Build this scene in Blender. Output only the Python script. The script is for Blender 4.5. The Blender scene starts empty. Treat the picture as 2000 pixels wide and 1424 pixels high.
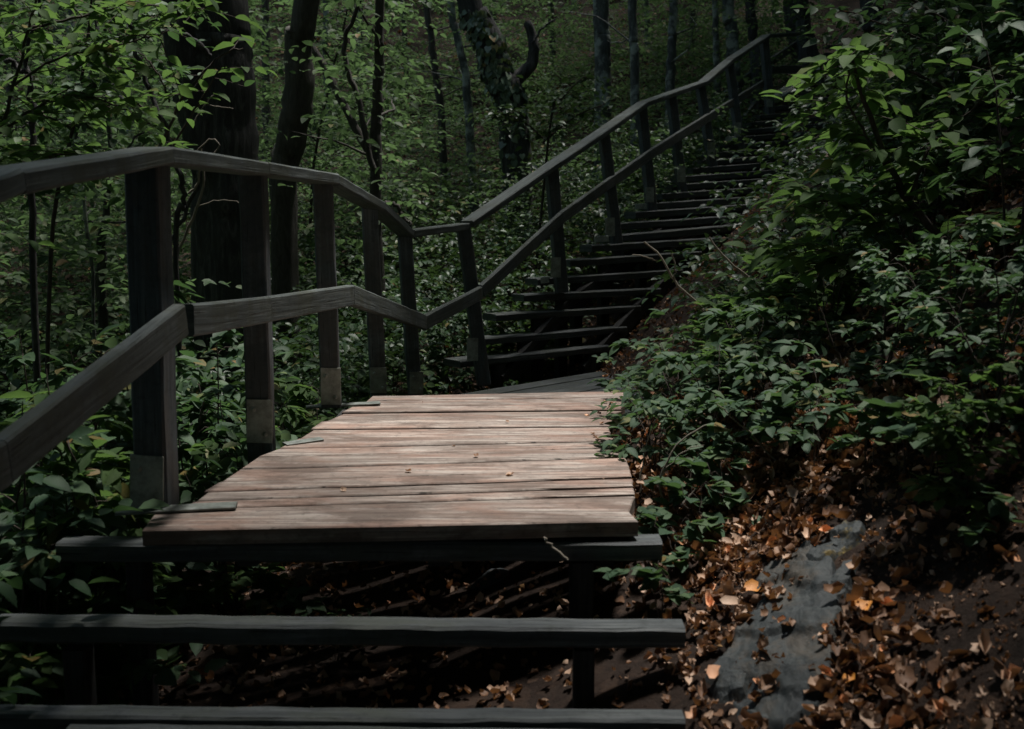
import bpy, math, random
import numpy as np
from mathutils import Vector, Matrix
R = math.radians
S = bpy.context.scene
COL = S.collection
F = 1944.4
TH = math.atan(262 / F)
CH = 0.75
rng = np.random.default_rng(7)
random.seed(7)

# ------------------------------------------------------------------ picture measurements -> metres
def ray(u, v):
    a, b = (u - 1000) / F, -(v - 712) / F
    return np.array([a, math.cos(TH) + b * math.sin(TH), -math.sin(TH) + b * math.cos(TH)])
def py(u, v, y):
    r = ray(u, v)
    return np.array([0, 0, CH]) + r * (y / r[1])
def pz(u, v, z):
    r = ray(u, v)
    return np.array([0, 0, CH]) + r * ((z - CH) / r[2])

# ------------------------------------------------------------------ ground height
CP = np.array([
 (0,0,-.95),(-1,0,-1.15),(1,0,-.45),(2,0,.35),(0,1.5,-.62),(-1,1.5,-.8),(.6,1.6,-.42),(1.2,1.6,-.05),(2,1.6,.6),
 (0,2.4,-.44),(-1,2.6,-.58),(.42,2.4,-.24),(1,2.5,.08),(1.6,2.6,.47),(2.5,2.6,1.15),(0,3.4,-.34),(-.8,3.5,-.48),(.5,3.4,-.14),
 (1,3.5,.15),(2,3.6,.8),(3.5,3.6,1.8),(.6,4.4,-.1),(1.2,4.6,.22),(2.2,4.8,.85),(-.9,4.6,-.68),(-2,4.6,-1.0),(-2,2.6,-1.1),
 (-3.5,3,-1.5),(-2,1,-1.35),(0,5.8,-.62),(.9,5.8,-.3),(1.7,5.8,.25),(-1.2,6.2,-.75),(.2,7.0,-.48),(.9,7.4,-.18),(1.4,8.7,.42),
 (2.6,10.6,1.12),(3.9,12.8,1.95),(0,9,-.15),(-1,9,-.3),(1.3,11,.9),(0,12,.75),(0,14.5,1.7),(-3,8.5,-.6),(-3,13,.6),(-6,9,-.5),
 (-6,5,-1.4),(2.5,15,2.3),(5,17,3.3),(2.6,7.5,1.2),(3.6,9.2,1.9),(5,11.5,2.8),(3,6,1.6),(7,13,4.2),(0,20,3.9),(0,30,8.3),
 (0,45,17),(-10,20,3.0),(-12,35,10.5),(10,20,7),(12,35,14),(-15,10,.9),(15,8,8),(0,-6,-2.6),(0,-15,-5),(-10,-5,-3.5),
 (10,-5,3),(0,65,28),(-40,60,24),(40,60,32),(-40,10,6),(40,5,22),(-40,-40,0),(40,-40,8),(0,-40,-8),(-1.6,3.4,-.85),(0.2,4.5,-.5)])
def _kern(d): return d
_D = np.hypot(CP[:, None, 0] - CP[None, :, 0], CP[:, None, 1] - CP[None, :, 1])
_n = len(CP)
_A = np.zeros((_n + 3, _n + 3)); _A[:_n, :_n] = _D - np.eye(_n) * 0.06
_A[:_n, _n] = 1; _A[:_n, _n+1:] = CP[:, :2]; _A[_n, :_n] = 1; _A[_n+1:, :_n] = CP[:, :2].T
_W = np.linalg.solve(_A, np.concatenate([CP[:, 2], [0, 0, 0]]))
def gh(x, y):
    x = np.atleast_1d(np.asarray(x, float)); y = np.atleast_1d(np.asarray(y, float))
    out = np.empty(x.shape); xf, yf, of = x.ravel(), y.ravel(), out.ravel()
    for i in range(0, len(xf), 20000):
        xs, ys = xf[i:i+20000], yf[i:i+20000]
        d = np.sqrt((xs[:, None] - CP[None, :, 0])**2 + (ys[:, None] - CP[None, :, 1])**2 + 0.02)
        h = d @ _W[:_n] + _W[_n] + _W[_n+1] * xs + _W[_n+2] * ys
        h += .025*np.sin(xs*3.1+ys*1.7+.5)*np.sin(ys*2.3-xs*1.1) + .012*np.sin(xs*9+ys*4)*np.sin(ys*8-xs*5+1)
        of[i:i+20000] = h
    return of.reshape(x.shape)
def g1(x, y): return float(gh(x, y)[0])

def hit(u, v):
    r = ray(u, v); t = np.arange(.8, 40, .01); P = np.array([0, 0, CH])[None, :] + r[None, :]*t[:, None]
    k = np.argmax(P[:, 2] < gh(P[:, 0], P[:, 1])); return P[k]
# ------------------------------------------------------------------ materials
def newmat(name):
    m = bpy.data.materials.new(name); m.use_nodes = True
    nt = m.node_tree; nt.nodes.clear()
    out = nt.nodes.new('ShaderNodeOutputMaterial')
    return m, nt, out
def N(nt, t, **kw):
    n = nt.nodes.new(t)
    for k, v in kw.items():
        if k.startswith('_'): setattr(n, k[1:], v)
        else: n.inputs[k.replace('__', ' ')].default_value = v
    return n
def ramp(nt, fac, stops):
    r = nt.nodes.new('ShaderNodeValToRGB'); nt.links.new(fac, r.inputs[0])
    e = r.color_ramp.elements
    while len(e) < len(stops): e.new(.5)
    for k, (p, c) in enumerate(stops):
        e[k].position = p; e[k].color = (*c, 1)
    return r.outputs[0]
def math_(nt, op, a, b=None):
    n = nt.nodes.new('ShaderNodeMath'); n.operation = op
    for i, x in enumerate((a, b)):
        if x is None: continue
        if isinstance(x, (int, float)): n.inputs[i].default_value = x
        else: nt.links.new(x, n.inputs[i])
    return n.outputs[0]

def leaf_mat(name, c1, c2, c3, rough=.38, trans=.35, tcol=(.16, .24, .03), spec=.5):
    m, nt, out = newmat(name); L = nt.links
    geo = N(nt, 'ShaderNodeNewGeometry')
    col = ramp(nt, geo.outputs['Random Per Island'], [(0, c1), (.5, c2), (.93, c3), (.975, (c3[0]*1.7, c3[1]*1.15, c3[2]*.8)), (1, (.20,.12,.05))])
    tc = N(nt, 'ShaderNodeTexCoord')
    no = N(nt, 'ShaderNodeTexNoise', Scale=1.3, Detail=2.0); L.new(tc.outputs['Object'], no.inputs['Vector'])
    hs = N(nt, 'ShaderNodeHueSaturation'); L.new(col, hs.inputs['Color'])
    L.new(math_(nt, 'ADD', math_(nt, 'MULTIPLY', no.outputs[0], .9), .55), hs.inputs['Value'])
    p = N(nt, 'ShaderNodeBsdfPrincipled', Roughness=rough)
    p.inputs['Specular IOR Level'].default_value = spec
    L.new(hs.outputs[0], p.inputs['Base Color'])
    no2 = N(nt, 'ShaderNodeTexNoise', Scale=60.0, Detail=3.0); L.new(tc.outputs['Object'], no2.inputs['Vector'])
    bp = N(nt, 'ShaderNodeBump', Strength=.25, Distance=.004); L.new(no2.outputs[0], bp.inputs['Height'])
    L.new(bp.outputs[0], p.inputs['Normal'])
    tr = N(nt, 'ShaderNodeBsdfTranslucent'); tr.inputs[0].default_value = (*tcol, 1)
    mx = N(nt, 'ShaderNodeMixShader'); mx.inputs[0].default_value = trans
    L.new(p.outputs[0], mx.inputs[1]); L.new(tr.outputs[0], mx.inputs[2]); L.new(mx.outputs[0], out.inputs[0])
    return m

def wood_mat(name, dark, mid, light, stain=None, rough=.8, bump=.5, patch=None, gs=1.0):
    m, nt, out = newmat(name); L = nt.links
    uv = N(nt, 'ShaderNodeUVMap'); geo = N(nt, 'ShaderNodeNewGeometry')
    mp = N(nt, 'ShaderNodeMapping'); mp.inputs['Scale'].default_value = (2.2*gs, 55*gs, 1)
    L.new(uv.outputs[0], mp.inputs[0])
    off = N(nt, 'ShaderNodeCombineXYZ')
    L.new(math_(nt, 'MULTIPLY', geo.outputs['Random Per Island'], 37.0), off.inputs[0])
    L.new(math_(nt, 'MULTIPLY', geo.outputs['Random Per Island'], 91.0), off.inputs[2])
    L.new(off.outputs[0], mp.inputs['Location'])
    n1 = N(nt, 'ShaderNodeTexNoise', Scale=1.0, Detail=6.0, Roughness=.65, Distortion=.4); L.new(mp.outputs[0], n1.inputs['Vector'])
    mp2 = N(nt, 'ShaderNodeMapping'); mp2.inputs['Scale'].default_value = (3.2, 9, 1)
    L.new(uv.outputs[0], mp2.inputs[0]); L.new(off.outputs[0], mp2.inputs['Location'])
    n2 = N(nt, 'ShaderNodeTexNoise', Scale=1.0, Detail=5.0, Roughness=.6, Distortion=.6); L.new(mp2.outputs[0], n2.inputs['Vector'])
    c = ramp(nt, n1.outputs[0], [(.32, dark), (.5, mid), (.68, light)])
    if stain:
        mix = N(nt, 'ShaderNodeMix', _data_type='RGBA'); 
        f = ramp(nt, n2.outputs[0], [(.42, (0,0,0)), (.62, (1,1,1))])
        L.new(math_(nt, 'MULTIPLY', f, .75), mix.inputs[0]); L.new(c, mix.inputs[6]); mix.inputs[7].default_value = (*stain, 1)
        c = mix.outputs[2]
    hs = N(nt, 'ShaderNodeHueSaturation'); L.new(c, hs.inputs['Color'])
    v = math_(nt, 'ADD', math_(nt, 'MULTIPLY', geo.outputs['Random Per Island'], .35), .8)
    v = math_(nt, 'MULTIPLY', v, math_(nt, 'ADD', math_(nt, 'MULTIPLY', n2.outputs[0], .8), .6))
    L.new(v, hs.inputs['Value'])
    tc = N(nt, 'ShaderNodeTexCoord')
    mp4 = N(nt, 'ShaderNodeMapping'); mp4.inputs['Scale'].default_value = (1, 2.6, 1.6); L.new(tc.outputs['Object'], mp4.inputs[0])
    n4 = N(nt, 'ShaderNodeTexNoise', Scale=2.4, Detail=8.0, Roughness=.7, Distortion=.5); L.new(mp4.outputs[0], n4.inputs['Vector'])
    n5 = N(nt, 'ShaderNodeTexNoise', Scale=38.0, Detail=4.0, Roughness=.7); L.new(tc.outputs['Object'], n5.inputs['Vector'])
    mp3 = N(nt, 'ShaderNodeMapping'); mp3.inputs['Scale'].default_value = (3.5, 150, 1)
    L.new(uv.outputs[0], mp3.inputs[0]); L.new(off.outputs[0], mp3.inputs['Location'])
    n6 = N(nt, 'ShaderNodeTexNoise', Scale=1.0, Detail=3.0, Roughness=.5); L.new(mp3.outputs[0], n6.inputs['Vector'])
    crack = ramp(nt, n6.outputs[0], [(.30, (0,0,0)), (.37, (1,1,1))])
    def mixc(fac, c_in, colr, mode='MIX'):
        mm = N(nt, 'ShaderNodeMix', _data_type='RGBA', _blend_type=mode)
        if isinstance(fac, float): mm.inputs[0].default_value = fac
        else: L.new(fac, mm.inputs[0])
        L.new(c_in, mm.inputs[6])
        if isinstance(colr, tuple): mm.inputs[7].default_value = (*colr, 1)
        else: L.new(colr, mm.inputs[7])
        return mm.outputs[2]
    cc = hs.outputs[0]
    if patch: cc = mixc(math_(nt, 'MULTIPLY', ramp(nt, n4.outputs[0], [(.47,(0,0,0)),(.58,(1,1,1))]), .72), cc, patch)
    cc = mixc(math_(nt, 'MULTIPLY', ramp(nt, n5.outputs[0], [(.52,(0,0,0)),(.70,(1,1,1))]), .5), cc, tuple(x*.6 for x in dark))
    cc = mixc(.75, cc, crack, 'MULTIPLY')
    p = N(nt, 'ShaderNodeBsdfPrincipled', Roughness=rough); L.new(cc, p.inputs['Base Color'])
    p.inputs['Specular IOR Level'].default_value = .3
    hgt = math_(nt, 'ADD', n1.outputs[0], math_(nt, 'MULTIPLY', crack, .5))
    bp = N(nt, 'ShaderNodeBump', Strength=bump, Distance=.004); L.new(hgt, bp.inputs['Height'])
    L.new(bp.outputs[0], p.inputs['Normal']); L.new(p.outputs[0], out.inputs[0])
    return m

def bark_mat(name, dark, mid, light, pale=None, sx=9, sz=2.2, bump=.9):
    m, nt, out = newmat(name); L = nt.links
    tc = N(nt, 'ShaderNodeTexCoord'); mp = N(nt, 'ShaderNodeMapping'); mp.inputs['Scale'].default_value = (sx, sx, sz)
    L.new(tc.outputs['Object'], mp.inputs[0])
    n1 = N(nt, 'ShaderNodeTexNoise', Scale=2.0, Detail=8.0, Roughness=.7, Distortion=.8); L.new(mp.outputs[0], n1.inputs['Vector'])
    c = ramp(nt, n1.outputs[0], [(.3, dark), (.52, mid), (.72, light)])
    if pale:
        n3 = N(nt, 'ShaderNodeTexNoise', Scale=4.5, Detail=4.0, Roughness=.6); L.new(tc.outputs['Object'], n3.inputs['Vector'])
        f = ramp(nt, n3.outputs[0], [(.5, (0,0,0)), (.6, (1,1,1))])
        mix = N(nt, 'ShaderNodeMix', _data_type='RGBA'); L.new(math_(nt, 'MULTIPLY', f, .8), mix.inputs[0])
        L.new(c, mix.inputs[6]); mix.inputs[7].default_value = (*pale, 1); c = mix.outputs[2]
    p = N(nt, 'ShaderNodeBsdfPrincipled', Roughness=.9); L.new(c, p.inputs['Base Color'])
    bp = N(nt, 'ShaderNodeBump', Strength=bump, Distance=.02); L.new(n1.outputs[0], bp.inputs['Height'])
    L.new(bp.outputs[0], p.inputs['Normal']); L.new(p.outputs[0], out.inputs[0])
    return m

M = {}
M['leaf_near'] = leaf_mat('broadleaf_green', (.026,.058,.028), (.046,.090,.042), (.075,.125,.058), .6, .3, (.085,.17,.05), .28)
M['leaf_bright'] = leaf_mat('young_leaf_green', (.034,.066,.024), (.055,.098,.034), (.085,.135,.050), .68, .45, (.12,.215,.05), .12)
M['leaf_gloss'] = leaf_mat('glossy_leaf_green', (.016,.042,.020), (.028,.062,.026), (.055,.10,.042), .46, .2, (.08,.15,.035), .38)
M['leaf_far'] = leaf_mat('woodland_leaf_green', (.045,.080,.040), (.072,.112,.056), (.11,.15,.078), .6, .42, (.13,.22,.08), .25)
M['leaf_ivy'] = leaf_mat('ivy_leaf_green', (.04,.07,.045), (.10,.14,.10), (.22,.26,.19), .35, .1)
M['leaf_blue'] = leaf_mat('low_plant_leaf_green', (.03,.062,.034), (.048,.09,.048), (.075,.115,.055), .62, .3, (.09,.17,.05), .2)
M['litter'] = leaf_mat('dead_leaf_brown', (.07,.035,.02), (.21,.115,.066), (.56,.39,.28), .6, .15, (.34,.15,.05), .3)
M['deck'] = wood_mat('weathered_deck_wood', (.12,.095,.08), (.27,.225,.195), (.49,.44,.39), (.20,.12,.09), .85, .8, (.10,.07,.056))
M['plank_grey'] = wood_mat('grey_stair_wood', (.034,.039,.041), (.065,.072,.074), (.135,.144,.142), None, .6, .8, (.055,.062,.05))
M['rail'] = wood_mat('grey_rail_wood', (.042,.050,.050), (.078,.090,.088), (.14,.156,.150), None, .65, .7, (.06,.066,.05))
M['post'] = wood_mat('grey_post_wood', (.055,.066,.072), (.10,.118,.130), (.165,.188,.20), (.08,.070,.062), .75, .7, (.06,.065,.065))
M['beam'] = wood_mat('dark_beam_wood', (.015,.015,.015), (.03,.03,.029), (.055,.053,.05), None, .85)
M['twig'] = bark_mat('twig_bark', (.03,.022,.018), (.055,.042,.033), (.09,.075,.06), None, 30, 10, .3)
M['twig_pale'] = bark_mat('pale_twig_bark', (.13,.11,.085), (.2,.175,.14), (.28,.25,.2), None, 30, 10, .3)
M['bark_dark'] = bark_mat('dark_ridged_bark', (.012,.012,.012), (.042,.041,.040), (.13,.125,.12), None, 12, 2.0)
M['bark_mid'] = bark_mat('brown_bark', (.03,.027,.022), (.065,.058,.05), (.11,.10,.088), None, 14, 4)
M['bark_pale'] = bark_mat('lichen_spotted_bark', (.03,.032,.03), (.075,.08,.075), (.15,.16,.15), (.36,.39,.35), 12, 4, .5)

def metal_mat():
    m, nt, out = newmat('dull_galvanised_metal'); L = nt.links
    tc = N(nt, 'ShaderNodeTexCoord')
    n1 = N(nt, 'ShaderNodeTexNoise', Scale=18.0, Detail=6.0, Roughness=.7); L.new(tc.outputs['Object'], n1.inputs['Vector'])
    c = ramp(nt, n1.outputs[0], [(.3, (.13,.135,.115)), (.5, (.30,.32,.28)), (.7, (.42,.45,.40))])
    p = N(nt, 'ShaderNodeBsdfPrincipled', Roughness=.6, Metallic=.1); L.new(c, p.inputs['Base Color'])
    bp = N(nt, 'ShaderNodeBump', Strength=.2, Distance=.002); L.new(n1.outputs[0], bp.inputs['Height'])
    L.new(bp.outputs[0], p.inputs['Normal']); L.new(p.outputs[0], out.inputs[0]); return m
M['metal'] = metal_mat()

M['strap'] = metal_mat(); M['strap'].name = 'dark_strap_metal'  # same metal with its ramp recoloured darker
for n_ in M['strap'].node_tree.nodes:
    if n_.type == 'VALTORGB':
        for e_, c_ in zip(n_.color_ramp.elements, ((.05,.055,.045), (.13,.145,.13), (.24,.26,.24))): e_.color = (*c_, 1)
def ground_mat():
    m, nt, out = newmat('forest_soil'); L = nt.links
    tc = N(nt, 'ShaderNodeTexCoord')
    n1 = N(nt, 'ShaderNodeTexNoise', Scale=7.0, Detail=9.0, Roughness=.75); L.new(tc.outputs['Object'], n1.inputs['Vector'])
    vo = N(nt, 'ShaderNodeTexVoronoi', Scale=28.0); L.new(tc.outputs['Object'], vo.inputs['Vector'])
    c = ramp(nt, n1.outputs[0], [(.3, (.012,.009,.007)), (.5, (.034,.024,.019)), (.72, (.08,.056,.043))])
    c2 = ramp(nt, vo.outputs['Color'], [(.2, (.014,.009,.007)), (.7, (.038,.024,.017)), (1, (.10,.062,.042))])
    mix = N(nt, 'ShaderNodeMix', _data_type='RGBA'); L.new(ramp(nt, n1.outputs[0], [(.45,(0,0,0)),(.6,(1,1,1))]), mix.inputs[0])
    L.new(c, mix.inputs[6]); L.new(c2, mix.inputs[7])
    p = N(nt, 'ShaderNodeBsdfPrincipled', Roughness=.95); L.new(mix.outputs[2], p.inputs['Base Color'])
    p.inputs['Specular IOR Level'].default_value = .15
    bp = N(nt, 'ShaderNodeBump', Strength=1.0, Distance=.03); L.new(n1.outputs[0], bp.inputs['Height'])
    L.new(bp.outputs[0], p.inputs['Normal']); L.new(p.outputs[0], out.inputs[0]); return m
M['ground'] = ground_mat()

def rock_mat():
    m, nt, out = newmat('slate_rock'); L = nt.links
    tc = N(nt, 'ShaderNodeTexCoord')
    n1 = N(nt, 'ShaderNodeTexNoise', Scale=9.0, Detail=9.0, Roughness=.7, Distortion=.5); L.new(tc.outputs['Object'], n1.inputs['Vector'])
    c = ramp(nt, n1.outputs[0], [(.3, (.008,.011,.012)), (.5, (.020,.026,.027)), (.7, (.055,.061,.058))])
    n2 = N(nt, 'ShaderNodeTexNoise', Scale=5.0, Detail=8.0, Roughness=.8); L.new(tc.outputs['Object'], n2.inputs['Vector'])
    f = ramp(nt, n2.outputs[0], [(.50,(0,0,0)),(.60,(1,1,1))])
    mix = N(nt, 'ShaderNodeMix', _data_type='RGBA'); L.new(math_(nt,'MULTIPLY',f,.7), mix.inputs[0]); L.new(c, mix.inputs[6]); mix.inputs[7].default_value = (.055,.042,.028,1)
    p = N(nt, 'ShaderNodeBsdfPrincipled', Roughness=.7); L.new(mix.outputs[2], p.inputs['Base Color'])
    bp = N(nt, 'ShaderNodeBump', Strength=.8, Distance=.015); L.new(n1.outputs[0], bp.inputs['Height'])
    L.new(bp.outputs[0], p.inputs['Normal']); L.new(p.outputs[0], out.inputs[0]); return m
M['rock'] = rock_mat()
def lichen_mat():
    m = rock_mat(); m.name = 'lichen_rock'; nt = m.node_tree
    for n in nt.nodes:
        if n.type == 'MIX': n.inputs[7].default_value = (.28,.19,.03,1)
        if n.type == 'VALTORGB' and n.color_ramp.elements[0].position > .5:
            n.color_ramp.elements[0].position = .47; n.color_ramp.elements[1].position = .56
    return m
M['lichen'] = lichen_mat()

# ------------------------------------------------------------------ mesh helpers
def tag(o, label=None, cat=None, group=None, kind=None):
    if label: o['label'] = label
    if cat: o['category'] = cat
    if group: o['group'] = group
    if kind: o['kind'] = kind
    return o
def empty(name, loc, label, cat, group=None):
    o = bpy.data.objects.new(name, None); COL.objects.link(o); o.location = loc; o.empty_display_size = .1
    return tag(o, label, cat, group)
def link(name, me, mat, parent=None, loc=None):
    o = bpy.data.objects.new(name, me); COL.objects.link(o)
    if mat and not me.materials: me.materials.append(mat)
    if parent: o.parent = parent
    if loc is not None: o.location = loc
    return o
def tri_mesh(name, V, T, smooth=False):
    me = bpy.data.meshes.new(name)
    V = np.asarray(V, np.float32); T = np.asarray(T, np.int32)
    me.vertices.add(len(V)); me.vertices.foreach_set('co', V.ravel())
    k = T.shape[1]
    me.loops.add(T.size); me.loops.foreach_set('vertex_index', T.ravel())
    me.polygons.add(len(T)); me.polygons.foreach_set('loop_start', np.arange(0, T.size, k, dtype=np.int32))
    me.polygons.foreach_set('loop_total', np.full(len(T), k, np.int32))
    if smooth: me.polygons.foreach_set('use_smooth', np.ones(len(T), bool))
    me.update(calc_edges=True); return me

def rail_chain(P, w, h, name, mat, root, og, wob, ch, seed):
    P = [np.array(p, float) for p in P]; D = [(P[i+1]-P[i])/np.linalg.norm(P[i+1]-P[i]) for i in range(len(P)-1)]
    for i in range(len(D)):
        a, b = P[i] + D[i]*(.0016 if i else 0), P[i+1] - D[i]*(.0016 if i < len(D)-1 else 0)
        jz = np.array([0, 0, ((i*7+seed) % 3 - 1)*.0015])
        Wood().sweep([a + jz, b + jz], w, h, step=.11, wob=wob, ch=ch, seed=seed+i*5, pre=D[i-1] if i else None, post=D[i+1] if i < len(D)-1 else None).build(name, M[mat], root, og)

class Wood:
    """sweeps of a rounded rectangular section, with length/width UVs in metres"""
    def __init__(s): s.v = []; s.f = []; s.uv = []
    def sweep(s, P, w, h, upv=(0,0,1), anchor=(0,0), step=.12, wob=.0006, ch=None, mitre=True, seed=0, pre=None, post=None):
        # anchor: offset of the section centre in (side, up) units
        rg = np.random.default_rng(seed + 11)
        P = [np.array(p, float) for p in P]; up0 = np.array(upv, float)
        Q = []; 
        for i in range(len(P) - 1):
            n = max(1, int(np.linalg.norm(P[i+1] - P[i]) / step))
            for k in range(n): Q.append((P[i] + (P[i+1]-P[i])*k/n, i if k else (i-.5)))
        Q.append((P[-1], len(P)-1-.5))
        dirs = [(P[i+1]-P[i]) / np.linalg.norm(P[i+1]-P[i]) for i in range(len(P)-1)]
        ch = ch if ch else min(w, h) * .1
        a, b = w/2, h/2
        prof = [(-a+ch,-b),(a-ch,-b),(a,-b+ch),(a,b-ch),(a-ch,b),(-a+ch,b),(-a,b-ch),(-a,-b+ch)]
        per = [0]; 
        for k in range(8):
            p, q = prof[k], prof[(k+1) % 8]; per.append(per[-1] + math.hypot(p[0]-q[0], p[1]-q[1]))
        base = len(s.v); L = 0; last = None; Ls = []
        for (pt, idx) in Q:
            if idx == int(idx): d = dirs[int(idx)]; sc = 1.
            else:
                i0 = int(math.floor(idx)); d0 = dirs[max(0, i0)] ; d1 = dirs[min(len(dirs)-1, i0+1)]
                if i0 < 0 and pre is not None: d0 = pre
                if i0 + 1 >= len(dirs) and post is not None: d1 = post
                d = d0 + d1; d /= np.linalg.norm(d); sc = 1/max(.6, float(d @ d0))
            side = np.cross(d, up0); side /= np.linalg.norm(side); up = np.cross(side, d)
            if last is not None: L += np.linalg.norm(pt - last)
            last = pt; Ls.append(L)
            wb = rg.normal(0, wob, 2)
            for (x, z) in prof:
                j = rg.normal(0, wob*.5, 2)
                s.v.append(pt + side*((x + anchor[0])*1.0 + wb[0] + j[0]) * (sc if abs(d[2]) < .2 else 1) + up*((z + anchor[1]) * (sc if abs(d[2]) >= .2 else 1) + wb[1] + j[1]))
        n = len(Q)
        for i in range(n-1):
            for k in range(8):
                k2 = (k+1) % 8
                s.f.append((base+i*8+k, base+i*8+k2, base+(i+1)*8+k2, base+(i+1)*8+k))
                s.uv += [(Ls[i], per[k]), (Ls[i], per[k+1]), (Ls[i+1], per[k+1]), (Ls[i+1], per[k])]
        for (b0, rev) in ((base, True), (base+(n-1)*8, False)):
            ids = [b0+k for k in range(8)]; uvs = [(prof[k][0]*.1, prof[k][1]) for k in range(8)]
            if rev: ids = ids[::-1]; uvs = uvs[::-1]
            s.f.append(tuple(ids)); s.uv += uvs
        return s
    def prism(s, poly, z0, z1, jit=.0, along=(1,0)):
        # flat board with polygon outline (list of (x,y)), top z may vary
        n = len(poly); base = len(s.v)
        al = np.array(along, float)/np.linalg.norm(along); ac = np.array([-al[1], al[0]])
        for z in (z0, z1):
            for (x, y) in poly: s.v.append(np.array([x, y, z]))
        cen = np.mean(np.array(poly), axis=0); e = .004
        for (x, y) in poly:
            q = np.array([x, y]); d = cen - q; d[0] = np.sign(d[0])*e; d[1] = np.sign(d[1])*e
            s.v.append(np.array([x+d[0], y+d[1], z1+.0035]))
        def uv(p): return (float(p[:2] @ al), float(p[:2] @ ac))
        for k in range(n):
            k2 = (k+1) % n
            s.f.append((base+k, base+k2, base+n+k2, base+n+k))
            a, b = np.array(poly[k]), np.array(poly[k2])
            s.uv += [(uv(a)[0], z0), (uv(b)[0], z0), (uv(b)[0], z1), (uv(a)[0], z1)] 
            s.f.append((base+n+k, base+n+k2, base+2*n+k2, base+2*n+k))
            s.uv += [uv(a), uv(b), uv(b), uv(a)]
        s.f.append(tuple(base+2*n+k for k in range(n))); s.uv += [uv(np.array(p)) for p in poly]
        s.f.append(tuple(base+k for k in range(n))[::-1]); s.uv += [uv(np.array(p)) for p in poly][::-1]
        return s
    def build(s, name, mat, parent=None, origin=(0,0,0), smooth=False):
        me = bpy.data.meshes.new(name); o3 = np.array(origin)
        me.from_pydata([tuple(np.array(v) - o3) for v in s.v], [], s.f)
        uvl = me.uv_layers.new(name='UVMap'); uvl.data.foreach_set('uv', np.array(s.uv, np.float32).ravel())
        me.update()
        o = link(name, me, mat, parent)
        if parent is None: o.location = origin
        else: o.location = tuple(o3 - np.array(parent.location))
        return o

def tube(P, rad, ns=7, name='t', seed=0, rough=0.0):
    """tapered tube arrays through points P with radii"""
    P = np.array(P, float); n = len(P); rad = np.array(rad, float) * np.ones(n)
    T = np.gradient(P, axis=0) if n > 1 else P
    T /= np.linalg.norm(T, axis=1)[:, None] + 1e-9
    ref = np.where(np.abs(T[:, 2:3]) > .8, np.array([[1., 0, 0]]), np.array([[0, 0, 1.]]))
    A = np.cross(T, ref); A /= np.linalg.norm(A, axis=1)[:, None] + 1e-9
    for i in range(1, n):                     # keep frames from flipping
        a = A[i-1] - T[i]*(A[i-1] @ T[i]); l = np.linalg.norm(a)
        if l > 1e-4: A[i] = a / l
    B = np.cross(T, A)
    an = np.arange(ns) * 2*math.pi/ns
    rr = rad[:, None] * np.ones((n, ns))
    if rough:
        rg = np.random.default_rng(seed); q = rg.normal(0, 1, (n, ns)); q = (q + np.roll(q, 1, 0) + np.roll(q, 1, 1)*.6) / 1.7
        lob = 1 + rough*.9*np.sin(an*3 + seed)[None, :] + rough*.6*np.sin(an*5 + seed*2)[None, :]
        rr = rr * (lob + rough*.5*q)
    V = P[:, None, :] + rr[:, :, None]*(A[:, None, :]*np.cos(an)[None, :, None] + B[:, None, :]*np.sin(an)[None, :, None])
    V = V.reshape(-1, 3); f = []
    i, k = np.meshgrid(np.arange(n-1), np.arange(ns), indexing='ij'); i = i.ravel(); k = k.ravel(); k2 = (k+1) % ns
    f = np.stack([i*ns+k, i*ns+k2, (i+1)*ns+k2, (i+1)*ns+k], 1)
    return V, f
def join_tubes(L):
    V = []; Fc = []; o = 0
    for v, f in L: V.append(v); Fc.append(f + o); o += len(v)
    return np.concatenate(V), np.concatenate(Fc)
def smooth_path(P, n=24, wob=0.0, seed=0):
    P = np.array(P, float); t = np.linspace(0, len(P)-1, n); out = []
    rg = np.random.default_rng(seed)
    for x in t:
        i = min(int(x), len(P)-2); f = x - i
        p0, p1, p2, p3 = P[max(i-1, 0)], P[i], P[i+1], P[min(i+2, len(P)-1)]
        out.append(.5*((2*p1) + (-p0+p2)*f + (2*p0-5*p1+4*p2-p3)*f*f + (-p0+3*p1-3*p2+p3)*f**3))
    out = np.array(out)
    if wob: out[1:-1] += rg.normal(0, wob, (n-2, 3))
    return out

# leaf templates: vertices in (side, length, up); faces are triangles
def tpl_full(w=.30, fold=.10, droop=.22):
    sp = [(0, 0, 0), (0, .32, 0), (0, .66, 0), (0, 1.0, 0)]
    sd = [(w*.72, .16, fold*.7), (w, .44, fold), (w*.62, .76, fold*.6)]
    V = [list(p) for p in sp] + [list(p) for p in sd] + [[-p[0], p[1], p[2]] for p in sd]
    V = np.array(V); V[:, 2] -= droop * V[:, 1]**2
    T = [(0,4,1),(4,5,1),(1,5,2),(5,6,2),(2,6,3),(0,1,7),(7,1,8),(1,2,8),(8,2,9),(2,3,9)]
    return V, np.array(T)
def tpl_low(w=.32, fold=.08, droop=.12):
    V = np.array([(0,0,0),(w,.45,fold),(0,1,-droop),(-w,.45,fold)], float)
    return V, np.array([(0,1,2),(0,2,3)])
def tpl_heart(w=.5, fold=.10):
    V = np.array([(0,0,0),(.3,-.16,.05),(w,.15,fold),(w*.8,.5,fold*.8),(0,1,-.1),(0,.5,0),(-.3,-.16,.05),(-w,.15,fold),(-w*.8,.5,fold*.8)], float)
    T = [(0,1,2),(0,2,5),(2,3,5),(3,4,5),(0,7,6),(0,5,7),(7,5,8),(8,5,4)]
    return V, np.array(T)
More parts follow.
